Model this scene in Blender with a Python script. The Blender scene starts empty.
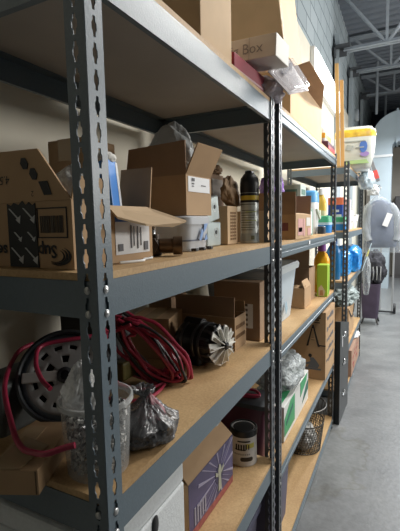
import bpy, bmesh, math, random
from mathutils import Vector, Matrix, noise, Euler
random.seed(7)
S = bpy.context.scene
C = S.collection
PI = math.pi

# ------------------------------------------------------------------ materials
MATS = {}
def mat(name, col, rough=.6, metal=0., var=.0, vscale=8., bump=0., bscale=60., spec=.5, trans=0., alpha=1., emit=None, estr=0., stretch=None, coat=0.):
    if name in MATS: return MATS[name]
    m = bpy.data.materials.new(name); m.use_nodes = True
    nt = m.node_tree; N = nt.nodes; L = nt.links
    b = N['Principled BSDF']
    b.inputs['Base Color'].default_value = (*col, 1)
    b.inputs['Roughness'].default_value = rough
    b.inputs['Metallic'].default_value = metal
    b.inputs['Specular IOR Level'].default_value = spec
    b.inputs['Coat Weight'].default_value = coat
    if alpha < 1: b.inputs['Alpha'].default_value = alpha
    if emit:
        b.inputs['Emission Color'].default_value = (*emit, 1); b.inputs['Emission Strength'].default_value = estr
    if var or bump:
        tc = N.new('ShaderNodeTexCoord'); mp = N.new('ShaderNodeMapping')
        L.new(tc.outputs['Object'], mp.inputs['Vector'])
        if stretch: mp.inputs['Scale'].default_value = stretch
    if var:
        n = N.new('ShaderNodeTexNoise'); n.inputs['Scale'].default_value = vscale; n.inputs['Detail'].default_value = 5
        L.new(mp.outputs[0], n.inputs['Vector'])
        r = N.new('ShaderNodeValToRGB')
        r.color_ramp.elements[0].position = .3; r.color_ramp.elements[1].position = .7
        r.color_ramp.elements[0].color = (*[max(0, c*(1-var)) for c in col], 1)
        r.color_ramp.elements[1].color = (*[min(1, c*(1+var)) for c in col], 1)
        L.new(n.outputs['Fac'], r.inputs['Fac']); L.new(r.outputs['Color'], b.inputs['Base Color'])
    if bump:
        n2 = N.new('ShaderNodeTexNoise'); n2.inputs['Scale'].default_value = bscale; n2.inputs['Detail'].default_value = 4
        L.new(mp.outputs[0], n2.inputs['Vector'])
        bp = N.new('ShaderNodeBump'); bp.inputs['Strength'].default_value = bump; bp.inputs['Distance'].default_value = .01
        L.new(n2.outputs['Fac'], bp.inputs['Height']); L.new(bp.outputs[0], b.inputs['Normal'])
    MATS[name] = m; return m

def film(name, col, opacity=.4, rough=.18, bump=.6, bscale=25.):
    """thin plastic sheet: part clear, part glossy and milky"""
    if name in MATS: return MATS[name]
    m = bpy.data.materials.new(name); m.use_nodes = True
    nt = m.node_tree; N = nt.nodes; L = nt.links
    b = N['Principled BSDF']; out = N['Material Output']
    b.inputs['Base Color'].default_value = (*col, 1); b.inputs['Roughness'].default_value = rough
    t = N.new('ShaderNodeBsdfTransparent'); mx = N.new('ShaderNodeMixShader')
    lw = N.new('ShaderNodeLayerWeight'); lw.inputs['Blend'].default_value = .35
    mr = N.new('ShaderNodeMapRange'); mr.inputs['To Min'].default_value = opacity; mr.inputs['To Max'].default_value = min(1, opacity+.5)
    L.new(lw.outputs['Facing'], mr.inputs['Value'])
    tc = N.new('ShaderNodeTexCoord'); n2 = N.new('ShaderNodeTexNoise'); n2.inputs['Scale'].default_value = bscale; n2.inputs['Detail'].default_value = 3
    n2.inputs['Distortion'].default_value = 1.5
    L.new(tc.outputs['Object'], n2.inputs['Vector'])
    bp = N.new('ShaderNodeBump'); bp.inputs['Strength'].default_value = bump; bp.inputs['Distance'].default_value = .02
    L.new(n2.outputs['Fac'], bp.inputs['Height']); L.new(bp.outputs[0], b.inputs['Normal'])
    L.new(mr.outputs[0], mx.inputs[0]); L.new(t.outputs[0], mx.inputs[1]); L.new(b.outputs[0], mx.inputs[2]); L.new(mx.outputs[0], out.inputs['Surface'])
    MATS[name] = m; return m

def board_mat():
    m = bpy.data.materials.new('particle_board'); m.use_nodes = True
    N = m.node_tree.nodes; L = m.node_tree.links; b = N['Principled BSDF']; b.inputs['Roughness'].default_value = .62
    tc = N.new('ShaderNodeTexCoord')
    a = N.new('ShaderNodeTexNoise'); a.inputs['Scale'].default_value = 160; a.inputs['Detail'].default_value = 4
    c = N.new('ShaderNodeTexNoise'); c.inputs['Scale'].default_value = 5; c.inputs['Detail'].default_value = 6
    L.new(tc.outputs['Object'], a.inputs['Vector']); L.new(tc.outputs['Object'], c.inputs['Vector'])
    r1 = N.new('ShaderNodeValToRGB'); r1.color_ramp.elements[0].position = .3; r1.color_ramp.elements[1].position = .75
    r1.color_ramp.elements[0].color = (.50, .32, .150, 1); r1.color_ramp.elements[1].color = (.65, .44, .22, 1)
    r2 = N.new('ShaderNodeValToRGB'); r2.color_ramp.elements[0].position = .35; r2.color_ramp.elements[1].position = .62
    r2.color_ramp.elements[0].color = (.78, .74, .70, 1); r2.color_ramp.elements[1].color = (1, 1, 1, 1)
    mx = N.new('ShaderNodeMix'); mx.data_type = 'RGBA'; mx.blend_type = 'MULTIPLY'; mx.inputs['Factor'].default_value = 1
    L.new(a.outputs['Fac'], r1.inputs['Fac']); L.new(c.outputs['Fac'], r2.inputs['Fac'])
    L.new(r1.outputs['Color'], mx.inputs[6]); L.new(r2.outputs['Color'], mx.inputs[7]); L.new(mx.outputs[2], b.inputs['Base Color'])
    return m

def block_mat():
    m = bpy.data.materials.new('painted_block'); m.use_nodes = True
    N = m.node_tree.nodes; L = m.node_tree.links; b = N['Principled BSDF']; b.inputs['Roughness'].default_value = .75
    tc = N.new('ShaderNodeTexCoord'); sp = N.new('ShaderNodeSeparateXYZ'); cb = N.new('ShaderNodeCombineXYZ')
    L.new(tc.outputs['Object'], sp.inputs[0]); L.new(sp.outputs['Y'], cb.inputs['X']); L.new(sp.outputs['Z'], cb.inputs['Y'])
    br = N.new('ShaderNodeTexBrick'); br.inputs['Scale'].default_value = 1
    br.inputs['Brick Width'].default_value = .406; br.inputs['Row Height'].default_value = .203; br.inputs['Mortar Size'].default_value = .009; br.inputs['Mortar Smooth'].default_value = .3
    br.inputs['Color1'].default_value = (.40, .45, .47, 1); br.inputs['Color2'].default_value = (.33, .38, .40, 1); br.inputs['Mortar'].default_value = (.14, .17, .185, 1)
    L.new(cb.outputs[0], br.inputs['Vector'])
    n = N.new('ShaderNodeTexNoise'); n.inputs['Scale'].default_value = 40; n.inputs['Detail'].default_value = 5; L.new(tc.outputs['Object'], n.inputs['Vector'])
    ad = N.new('ShaderNodeMath'); ad.operation = 'MULTIPLY_ADD'; ad.inputs[1].default_value = -1.5
    L.new(br.outputs['Fac'], ad.inputs[0]); L.new(n.outputs['Fac'], ad.inputs[2])
    bp = N.new('ShaderNodeBump'); bp.inputs['Strength'].default_value = .5; bp.inputs['Distance'].default_value = .01
    L.new(ad.outputs[0], bp.inputs['Height']); L.new(bp.outputs[0], b.inputs['Normal']); L.new(br.outputs['Color'], b.inputs['Base Color'])
    return m

def floor_mat():
    m = bpy.data.materials.new('worn_concrete'); m.use_nodes = True
    N = m.node_tree.nodes; L = m.node_tree.links; b = N['Principled BSDF']
    tc = N.new('ShaderNodeTexCoord')
    a = N.new('ShaderNodeTexNoise'); a.inputs['Scale'].default_value = 3.2; a.inputs['Detail'].default_value = 8; a.inputs['Roughness'].default_value = .68
    c = N.new('ShaderNodeTexNoise'); c.inputs['Scale'].default_value = 38; c.inputs['Detail'].default_value = 4
    L.new(tc.outputs['Object'], a.inputs['Vector']); L.new(tc.outputs['Object'], c.inputs['Vector'])
    r1 = N.new('ShaderNodeValToRGB'); e = r1.color_ramp.elements
    e[0].position = .32; e[0].color = (.14, .145, .148, 1); e[1].position = .62; e[1].color = (.21, .217, .22, 1)
    k = e.new(.72); k.color = (.27, .275, .27, 1)
    r2 = N.new('ShaderNodeValToRGB'); r2.color_ramp.elements[0].position = .3; r2.color_ramp.elements[1].position = .6
    r2.color_ramp.elements[0].color = (.85, .85, .85, 1); r2.color_ramp.elements[1].color = (1, 1, 1, 1)
    mx = N.new('ShaderNodeMix'); mx.data_type = 'RGBA'; mx.blend_type = 'MULTIPLY'; mx.inputs['Factor'].default_value = 1
    L.new(a.outputs['Fac'], r1.inputs['Fac']); L.new(c.outputs['Fac'], r2.inputs['Fac'])
    L.new(r1.outputs['Color'], mx.inputs[6]); L.new(r2.outputs['Color'], mx.inputs[7]); L.new(mx.outputs[2], b.inputs['Base Color'])
    rr = N.new('ShaderNodeMapRange'); rr.inputs['To Min'].default_value = .22; rr.inputs['To Max'].default_value = .6
    L.new(a.outputs['Fac'], rr.inputs['Value']); L.new(rr.outputs[0], b.inputs['Roughness'])
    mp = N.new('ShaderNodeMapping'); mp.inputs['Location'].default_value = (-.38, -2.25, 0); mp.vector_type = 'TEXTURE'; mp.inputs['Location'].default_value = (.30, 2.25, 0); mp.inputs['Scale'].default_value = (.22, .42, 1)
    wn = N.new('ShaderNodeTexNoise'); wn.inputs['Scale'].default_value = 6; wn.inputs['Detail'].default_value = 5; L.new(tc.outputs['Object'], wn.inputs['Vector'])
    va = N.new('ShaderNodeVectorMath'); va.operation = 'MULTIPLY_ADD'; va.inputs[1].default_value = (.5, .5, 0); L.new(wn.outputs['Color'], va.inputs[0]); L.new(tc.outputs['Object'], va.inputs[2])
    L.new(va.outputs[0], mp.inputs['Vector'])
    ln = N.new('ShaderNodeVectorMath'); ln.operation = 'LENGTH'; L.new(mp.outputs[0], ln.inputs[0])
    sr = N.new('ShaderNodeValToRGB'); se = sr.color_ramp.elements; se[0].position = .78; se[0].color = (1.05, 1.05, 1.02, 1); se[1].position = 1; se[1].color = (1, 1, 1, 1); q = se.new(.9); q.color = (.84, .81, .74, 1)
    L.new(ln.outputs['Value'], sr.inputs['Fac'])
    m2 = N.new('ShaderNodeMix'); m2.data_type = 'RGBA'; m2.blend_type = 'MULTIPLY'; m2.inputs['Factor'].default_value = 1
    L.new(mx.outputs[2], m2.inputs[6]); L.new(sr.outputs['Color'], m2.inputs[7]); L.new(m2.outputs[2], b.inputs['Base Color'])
    bp = N.new('ShaderNodeBump'); bp.inputs['Strength'].default_value = .12; bp.inputs['Distance'].default_value = .01
    L.new(c.outputs['Fac'], bp.inputs['Height']); L.new(bp.outputs[0], b.inputs['Normal'])
    return m

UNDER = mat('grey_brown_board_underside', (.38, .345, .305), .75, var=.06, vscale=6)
BOARD = board_mat(); BLOCK = block_mat(); CONC = floor_mat()
STEEL = mat('hammered_grey_steel', (.115, .155, .185), .38, 0, var=.05, vscale=180, bump=.06, bscale=260, spec=.6)
BLACKSTEEL = mat('charcoal_steel', (.055, .065, .08), .4, 0, var=.1, vscale=150, bump=.1, bscale=220, spec=.6)
ZINC = mat('zinc_rivet', (.55, .56, .56), .35, .7)
KRAFT = mat('kraft_cardboard', (.46, .30, .165), .8, var=.07, vscale=14)
KRAFTD = mat('dark_kraft_cardboard', (.33, .21, .125), .8, var=.07, vscale=14)
KRAFTL = mat('pale_kraft_cardboard', (.60, .43, .26), .78, var=.05, vscale=12)
TAPE = mat('packing_tape', (.50, .36, .21), .25, coat=.3)
INK = mat('black_ink', (.012, .012, .014), .6)
BLACK = mat('black_plastic', (.016, .016, .018), .4)
BLACKM = mat('matt_black', (.02, .02, .022), .7)
PAPER = mat('white_label_paper', (.78, .79, .80), .6)
GREYINK = mat('grey_ink', (.30, .30, .30), .7)
WHITEP = mat('white_plastic', (.80, .82, .82), .35)
NAVY = mat('navy_paint', (.02, .028, .05), .6)

# ------------------------------------------------------------------ mesh helpers
class MB:
    def __init__(s): s.v = []; s.f = []; s.m = []
    def add(s, vs, fs, mi=0, M=None):
        o = len(s.v)
        for p in vs: s.v.append(tuple(M @ Vector(p)) if M is not None else tuple(p))
        for f in fs: s.f.append(tuple(o+i for i in f)); s.m.append(mi)
        return s
    def box(s, x0, y0, z0, x1, y1, z1, mi=0, M=None):
        vs = [(x0,y0,z0),(x1,y0,z0),(x1,y1,z0),(x0,y1,z0),(x0,y0,z1),(x1,y0,z1),(x1,y1,z1),(x0,y1,z1)]
        return s.add(vs, [(0,3,2,1),(4,5,6,7),(0,1,5,4),(1,2,6,5),(2,3,7,6),(3,0,4,7)], mi, M)
    def prism(s, pts, vec, mi=0, M=None):
        n = len(pts); v = Vector(vec)
        vs = [tuple(p) for p in pts]+[tuple(Vector(p)+v) for p in pts]
        fs = [tuple(range(n))[::-1], tuple(range(n, 2*n))]+[(i, (i+1) % n, n+(i+1) % n, n+i) for i in range(n)]
        return s.add(vs, fs, mi, M)
    def lathe(s, prof, n=32, c=(0,0,0), mi=0, M=None, cap0=True, cap1=True, sy=1.):
        vs = []; fs = []; k = len(prof)
        for r, z in prof:
            for i in range(n):
                a = 2*PI*i/n; vs.append((c[0]+r*math.cos(a), c[1]+r*sy*math.sin(a), c[2]+z))
        for j in range(k-1):
            for i in range(n): fs.append((j*n+i, j*n+(i+1) % n, (j+1)*n+(i+1) % n, (j+1)*n+i))
        if cap0 and prof[0][0] > 1e-5: fs.append(tuple(range(n))[::-1])
        if cap1 and prof[-1][0] > 1e-5: fs.append(tuple((k-1)*n+i for i in range(n)))
        return s.add(vs, fs, mi, M)
    def tube(s, pts, r, n=8, closed=False, mi=0, M=None, cap=True):
        P = [Vector(p) for p in pts]; k = len(P); vs = []; fs = []
        up = None
        for i in range(k):
            a = P[(i-1) % k] if (closed or i > 0) else P[i]; b = P[(i+1) % k] if (closed or i < k-1) else P[i]
            t = (b-a); t = t.normalized() if t.length > 1e-9 else Vector((0,0,1))
            if up is None:
                up = Vector((0,0,1)) if abs(t.z) < .9 else Vector((1,0,0))
            u = (up - t*up.dot(t)); u = u.normalized() if u.length > 1e-6 else t.orthogonal().normalized()
            up = u; w = t.cross(u); rr = r[i] if isinstance(r, (list, tuple)) else r
            for j in range(n):
                an = 2*PI*j/n; vs.append(tuple(P[i]+(u*math.cos(an)+w*math.sin(an))*rr))
        for i in range(k if closed else k-1):
            for j in range(n): fs.append((i*n+j, i*n+(j+1) % n, ((i+1) % k)*n+(j+1) % n, ((i+1) % k)*n+j))
        if cap and not closed: fs.append(tuple(range(n))[::-1]); fs.append(tuple((k-1)*n+j for j in range(n)))
        return s.add(vs, fs, mi, M)
    def build(s, name, mats, parent=None, smooth=False, bevel=0., seg=2, solid=0., sub=0, loc=None, rot=None, angle=40):
        me = bpy.data.meshes.new(name); me.from_pydata(s.v, [], s.f)
        if not isinstance(mats, (list, tuple)): mats = [mats]
        for m in mats: me.materials.append(m)
        for p, i in zip(me.polygons, s.m): p.material_index = i
        bm = bmesh.new(); bm.from_mesh(me); bmesh.ops.recalc_face_normals(bm, faces=bm.faces); bm.to_mesh(me); bm.free()
        if smooth:
            for p in me.polygons: p.use_smooth = True
            if hasattr(me, 'set_sharp_from_angle'): me.set_sharp_from_angle(angle=math.radians(angle))
        me.update()
        o = bpy.data.objects.new(name, me); C.objects.link(o)
        if parent: o.parent = parent
        if loc: o.location = loc
        if rot: o.rotation_euler = rot
        if solid:
            k = o.modifiers.new('thickness', 'SOLIDIFY'); k.thickness = solid; k.offset = 0
        if bevel:
            k = o.modifiers.new('bevel', 'BEVEL'); k.width = bevel; k.segments = seg; k.limit_method = 'ANGLE'; k.angle_limit = math.radians(35)
        if sub:
            k = o.modifiers.new('sub', 'SUBSURF'); k.levels = sub; k.render_levels = sub
        return o

def tag(o, label=None, cat=None, group=None, kind=None):
    if label: o['label'] = label
    if cat: o['category'] = cat
    if group: o['group'] = group
    if kind: o['kind'] = kind
    return o
def thing(name, label, cat, loc=(0,0,0), rotz=0., group=None, rot=None):
    o = bpy.data.objects.new(name, None); C.objects.link(o); o.empty_display_size = .05
    o.location = loc; o.rotation_euler = rot if rot else (0, 0, rotz)
    return tag(o, label, cat, group)
def copy_thing(o, loc, rotz=None, label=None):
    c = o.copy(); C.objects.link(c); c.location = loc
    if rotz is not None: c.rotation_euler = (0, 0, rotz)
    if label: c['label'] = label
    for ch in o.children:
        d = ch.copy(); C.objects.link(d); d.parent = c
        for g in ch.children:
            e = g.copy(); C.objects.link(e); e.parent = d
    return c
def smooth_path(pts, k=8, closed=False):
    P = [Vector(p) for p in pts]; n = len(P); out = []
    for i in range(n if closed else n-1):
        p0 = P[(i-1) % n] if (closed or i > 0) else P[i]; p1 = P[i]; p2 = P[(i+1) % n]; p3 = P[(i+2) % n] if (closed or i < n-2) else P[(i+1) % n]
        for j in range(k):
            t = j/k
            out.append(.5*((2*p1)+(p2-p0)*t+(2*p0-5*p1+4*p2-p3)*t*t+(3*p1-p0-3*p2+p3)*t**3))
    if not closed: out.append(P[-1])
    return out

SIDES = {'-y': ((1,0,0),(0,0,1),(0,-1,0)), '+x': ((0,1,0),(0,0,1),(1,0,0)), '+y': ((-1,0,0),(0,0,1),(0,1,0)), '-x': ((0,-1,0),(0,0,1),(-1,0,0)), '+z': ((1,0,0),(0,1,0),(0,0,1))}
def frame(o, side, rot=0.):
    """matrix whose x,y are right/up on a face and z its outward normal; o = point on the face"""
    r, u, n = [Vector(a) for a in (SIDES[side] if isinstance(side, str) else side)]
    M = Matrix((( r.x,u.x,n.x,o[0]),(r.y,u.y,n.y,o[1]),(r.z,u.z,n.z,o[2]),(0,0,0,1)))
    return M @ Matrix.Rotation(rot, 4, 'Z')
def decal(name, parent, o, side, w, h, m, rot=0., t=.0006, label=None):
    x = MB().box(-w/2, -h/2, .0001, w/2, h/2, t, 0, frame(o, side, rot)).build(name, m, parent)
    if label: x['label'] = label
    return x
def marks(name, parent, o, side, rects, m, rot=0., t=.0011):
    b = MB(); F = frame(o, side, rot)
    for x0, y0, x1, y1 in rects: b.box(x0, y0, .0002, x1, y1, t, 0, F)
    return b.build(name, m, parent)
def polys(name, parent, o, side, pl, m, rot=0., t=.0011):
    b = MB(); F = frame(o, side, rot)
    for p in pl: b.prism([(x, y, .0002) for x, y in p], (0, 0, t), 0, F)
    return b.build(name, m, parent)
def lettering(s, parent, o, side, size, m, rot=0., name='lettering', t=.0012, sx=1., bold=0.):
    cu = bpy.data.curves.new('lettering_curve', 'FONT'); cu.body = s; cu.size = size; cu.align_x = 'CENTER'; cu.align_y = 'CENTER'; cu.resolution_u = 2; cu.offset = bold
    tmp = bpy.data.objects.new('lettering_source', cu); C.objects.link(tmp)
    dg = bpy.context.evaluated_depsgraph_get(); dg.update()
    me = bpy.data.meshes.new_from_object(tmp.evaluated_get(dg)); bpy.data.objects.remove(tmp); bpy.data.curves.remove(cu)
    me.transform(Matrix.Translation((0, 0, t)) @ Matrix.Scale(sx, 4, (1, 0, 0))); me.transform(frame(o, side, rot)); me.materials.clear(); me.materials.append(m)
    x = bpy.data.objects.new(name, me); C.objects.link(x); x.parent = parent
    return x

def carton(name, label, loc, w, d, h, rotz=0., flaps=(), m=None, closed=False, cat='box', rot=None, group=None, fl=None, t=.004, tape=True):
    """cardboard carton on its base centre; flaps = (side, angle, length[, taper]); 0 flat shut, 90 upright, 180 flat out, 250 hanging"""
    m = m or KRAFT
    r = thing(name, label, cat, loc, rotz, group, rot)
    b = MB(); X, Y = w/2, d/2
    if closed:
        b.box(-X, -Y, 0, X, Y, h); b.build('carton_body', m, r, bevel=.002)
        if fl is None: fl = True
        if fl:
            fb = MB(); fb.box(-X+.001, -Y+.001, h+.0002, -.001, Y-.001, h+.003); fb.build('top_flap', m, r)
            fb = MB(); fb.box(.001, -Y+.001, h+.0002, X-.001, Y-.001, h+.003); fb.build('top_flap', m, r)
            if tape:
                tb = MB(); tb.box(-.024, -Y-.001, h+.0032, .024, Y+.001, h+.0038); tb.box(-.024, -Y-.001, h-.05, .024, -Y-.0002, h+.0038); tb.build('tape', TAPE, r)
    else:
        b.box(-X, -Y, 0, X, Y, t); b.box(-X, -Y, t, -X+t, Y, h); b.box(X-t, -Y, t, X, Y, h); b.box(-X+t, -Y, t, X-t, -Y+t, h); b.box(-X+t, Y-t, t, X-t, Y, h)
        b.build('carton_body', m, r)
    for f in flaps:
        side, ang, ln = f[:3]; tap = f[3] if len(f) > 3 else .006; mm = f[4] if len(f) > 4 else m
        rr, u, n = [Vector(a) for a in SIDES[side]]
        half = X if side in ('-y', '+y') else Y; dist = Y if side in ('-y', '+y') else X
        a = math.radians(ang); dirv = (-n)*math.cos(a)+Vector((0,0,1))*math.sin(a); nrm = n*math.sin(a)+Vector((0,0,1))*math.cos(a)
        base = n*(dist-t/2)+Vector((0,0,h+.001))
        lo, hi = (tap if isinstance(tap, tuple) else (tap, tap))
        p = [base-rr*(half-.002), base+rr*(half-.002), base+rr*(half-hi)+dirv*ln, base-rr*(half-lo)+dirv*ln]
        fb = MB(); fb.prism([tuple(x-nrm*t*.4) for x in p], tuple(nrm*t*.8)); fb.build('flap', mm, r)
    return r

def lump(rx, ry, rz, seed, amp=.12, fine=.05, flat=.7, sub=5, fn=None, freq=2.2):
    bm = bmesh.new(); bmesh.ops.create_icosphere(bm, subdivisions=sub, radius=1)
    off = Vector((seed*3.17, seed*1.31, seed*2.7)); b = MB()
    for v in bm.verts:
        d = v.co.normalized()
        r = 1+amp*noise.noise(d*freq+off)+fine*(1-2*abs(noise.noise(d*freq*2.3+off*2)))+fine*.6*(1-2*abs(noise.noise(d*freq*5+off*3)))
        p = d*r
        if p.z < -flat: p.z = -flat+(p.z+flat)*.06
        q = Vector((p.x*rx, p.y*ry, (p.z+flat)*rz))
        if fn: q = fn(q, d)
        b.v.append(tuple(q))
    b.f = [tuple(x.index for x in f.verts) for f in bm.faces]; b.m = [0]*len(b.f); bm.free()
    zmin = min(v[2] for v in b.v); b.v = [(x, y, z-zmin) for x, y, z in b.v]
    return b

# ------------------------------------------------------------------ camera
cam_d = bpy.data.cameras.new('camera'); cam = bpy.data.objects.new('camera', cam_d); C.objects.link(cam); S.camera = cam
CX, CY, CZ = .4171, -.4749, 1.48; yaw, pit, rol = [math.radians(a) for a in (26.7934, 5.987, -1.165)]
fw = Vector((-math.sin(yaw)*math.cos(pit), math.cos(yaw)*math.cos(pit), -math.sin(pit)))
r0 = Vector((math.cos(yaw), math.sin(yaw), 0)); u0 = r0.cross(fw)
rr_ = r0*math.cos(rol)+u0*math.sin(rol); uu_ = -r0*math.sin(rol)+u0*math.cos(rol)
cam.matrix_world = Matrix(((rr_.x,uu_.x,-fw.x,CX),(rr_.y,uu_.y,-fw.y,CY),(rr_.z,uu_.z,-fw.z,CZ),(0,0,0,1)))
cam_d.sensor_fit = 'HORIZONTAL'; cam_d.sensor_width = 36; cam_d.lens = 403.75*36/400; cam_d.clip_start = .02
S.view_settings.view_transform = 'Standard'; S.view_settings.look = 'None'; S.view_settings.gamma = 1; S.view_settings.use_curve_mapping = False

# ------------------------------------------------------------------ setting
def struct(name, mb, m, **k):
    o = mb.build(name, m, **k); o['kind'] = 'structure'; return o
WX = -.53
struct('floor', MB().box(-.9, -3.2, -.12, 3.4, 13.4, 0), CONC)
struct('wall_left', MB().box(-.85, -3.2, 0, WX-.03, 13.3, 5.2), BLOCK)
LINING = mat('cream_wall_lining', (.76, .72, .60), .7, var=.05, vscale=3, bump=.05, bscale=30)
struct('wall_lower_left', MB().box(WX-.03, -3.2, 0, WX, 13.2, 3.34), LINING)
struct('wall_right', MB().box(3.2, -3.2, 0, 3.4, 13.3, 5.2), mat('pale_wall_paint', (.24, .245, .24), .8, var=.04, vscale=2))
struct('wall_near', MB().box(-.85, -3.2, 0, 3.4, -3.0, 5.2), mat('dark_grey_wall', (.10, .10, .10), .8, var=.04, vscale=2))  # unseen wall behind the camera, added dark to block world light
struct('wall_far', MB().box(-.85, 13.2, 0, 3.4, 13.4, 5.2), mat('dark_blue_wall', (.035, .045, .075), .8, var=.1, vscale=1.5))
DECK = mat('galvanised_deck', (.16, .18, .21), .55, .2, var=.08, vscale=4)
dk = MB(); prof = []
y = -3.2
while y < 13.3:
    prof += [(y, 0), (y+.075, 0), (y+.1, .04), (y+.175, .04)]; y += .2
pts = [(-.85, a, 4.72+b) for a, b in prof]
n_ = len(pts); dk.add(pts+[(3.4, p[1], p[2]) for p in pts], [(i, i+1, n_+i+1, n_+i) for i in range(n_-1)])
struct('ceiling', dk, DECK, solid=.004)
# pilasters under the joists
for yy, ln in ((5.98, .36), (7.62, .36), (9.7, .36)):
    struct('trim_pilaster', MB().box(WX+.0, yy-.2, 0, WX+.06, yy+.16, 4.1 if yy < 6 else 4.15), mat('grey_block_paint', (.30, .34, .36), .75, var=.08, vscale=9, bump=.2, bscale=40))

JOIST = mat('grey_joist_paint', (.30, .33, .36), .5, .3, var=.08, vscale=12)
def joist(label, yj, zb, x1=3.18):
    r = thing('roof_joist', label, 'steel joist', (WX+.001, yj, zb), 0, 'open web roof joists')
    zt = 4.66-zb; x1 -= WX
    for nm, z in (('bottom_chord', 0), ('top_chord', zt)):
        b = MB()
        for s in (-1, 1):
            b.box(.0 if z else .12, s*.012-(.05 if s < 0 else 0), z-.003, x1, s*.012+(.05 if s > 0 else 0), z+.003)
            b.box(.0 if z else .12, s*.012-.003, z-.003, x1, s*.012+.003, z+(-.05 if z else .05))
        b.build(nm, JOIST, r)
    bs = MB(); bs.box(0, -.11, -.07, .02, .11, .09); bs.box(0, -.11, .05, .20, .11, .075); bs.box(0, -.012, -.06, .16, .012, .06); bs.build('bearing_seat', mat('dark_steel_seat', (.06, .065, .07), .6), r)
    nodes = [(.05, zt)]; x = .67; k = 0
    while x < x1:
        nodes.append((x, 0 if k % 2 == 0 else zt)); x += .62; k += 1
    for a, b_ in zip(nodes, nodes[1:]):
        MB().tube([(a[0], 0, a[1]), (b_[0], 0, b_[1])], .024, 6).build('web_member', JOIST, r)
    for q in nodes:
        if q[1] == 0: MB().box(q[0]-.018, -.018, .0, q[0]+.018, .018, zt).build('web_strut', JOIST, r)
    return r
joist('nearest grey open web roof joist bearing on the left wall', 5.8, 3.84)
joist('middle grey roof joist, second from the camera', 7.45, 4.06)
joist('farthest grey roof joist in front of the dark far wall', 9.6, 4.21)
MB().lathe([(.028, 0), (.028, 1.04)], 12).build('conduit_pole', JOIST, loc=(-.16, 8.95, 3.66))
tag(bpy.data.objects['conduit_pole'], 'thin vertical grey pole hanging above the silver duct', 'pole')
g = thing('conduit_pole', 'fainter second vertical pole behind the first one, against the dark wall', 'pole', (-.1, 11.5, 0))
MB().lathe([(.03, 0), (.03, 4.72)], 12).build('pole_tube', JOIST, g)
# round junction fixture on the wall
g = thing('wall_fan', 'round grey disc fixture mounted high on the left wall', 'wall fixture', (WX, 8.35, 3.55), rot=(0, PI/2, 0))
MB().lathe([(.0, 0), (.11, 0), (.12, .02), (.12, .07), (.105, .085), (.09, .075), (0, .075)], 28).build('housing', mat('pale_grey_metal', (.45, .48, .5), .4, .4), g, smooth=True)
b = MB()
for k in range(5): b.tube([(.02*math.cos(k*1.257), .02*math.sin(k*1.257), .08), (.1*math.cos(k*1.257), .1*math.sin(k*1.257), .08)], .008, 6)
b.build('spokes', JOIST, g)
# silver duct elbow
SILV = mat('galvanised_duct', (.42, .50, .56), .4, .15, var=.05, vscale=3, bump=.05, bscale=6)
g = thing('air_duct', 'large silver air duct elbow curving to the right above doorway', 'duct', (-.25, 9.0, 0))
p = [(0, 0, 0), (0, 0, 3.15)]
for k in range(1, 9):
    a = k/8*PI/2; p.append((.55-.55*math.cos(a), 0, 3.15+.55*math.sin(a)))
p += [(2.4, 0, 3.70), (2.4, 0, 3.08), (.46, 0, 3.08), (.40, 0, 3.02), (.40, 0, 0)]
MB().prism(p, (0, .55, 0)).build('duct_body', SILV, g, smooth=True)
b = MB(); b.box(.47, -.025, 3.05, .505, .575, 3.735); b.build('flange_seam', SILV, g)
b = MB(); b.box(-.02, -.02, 2.78, .42, -.002, 2.83); b.box(-.02, -.02, .9, .42, -.002, .95); b.build('strap', mat('pale_strap', (.7, .72, .74), .4), g)
# far partition with beige upper wall and dark cabinet
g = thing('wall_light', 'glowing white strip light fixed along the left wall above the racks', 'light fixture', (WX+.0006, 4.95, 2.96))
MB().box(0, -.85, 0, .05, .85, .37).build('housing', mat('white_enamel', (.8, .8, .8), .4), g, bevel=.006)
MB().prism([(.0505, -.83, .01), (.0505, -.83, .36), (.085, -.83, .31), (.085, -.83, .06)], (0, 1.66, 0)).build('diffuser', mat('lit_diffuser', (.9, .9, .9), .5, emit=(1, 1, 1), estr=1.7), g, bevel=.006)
struct('wall_partition', MB().box(-.5, 11.2, 0, 3.18, 11.35, 3.3), mat('beige_partition', (.36, .33, .29), .8, var=.05, vscale=2))
g = thing('tall_cabinet', 'dark grey tall cabinet standing beyond the silver duct', 'cabinet', (.62, 10.8, 0))
MB().box(-.42, 0, .0, .55, .36, 2.05).build('carcass', mat('dark_taupe', (.085, .08, .08), .6, var=.1, vscale=3), g, bevel=.008)
for sx in (-.41, .07): MB().box(sx, -.02, .08, sx+.47, -.001, 2.03).build('door', mat('dark_taupe', (.085, .08, .08), .6), g, bevel=.004)

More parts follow.
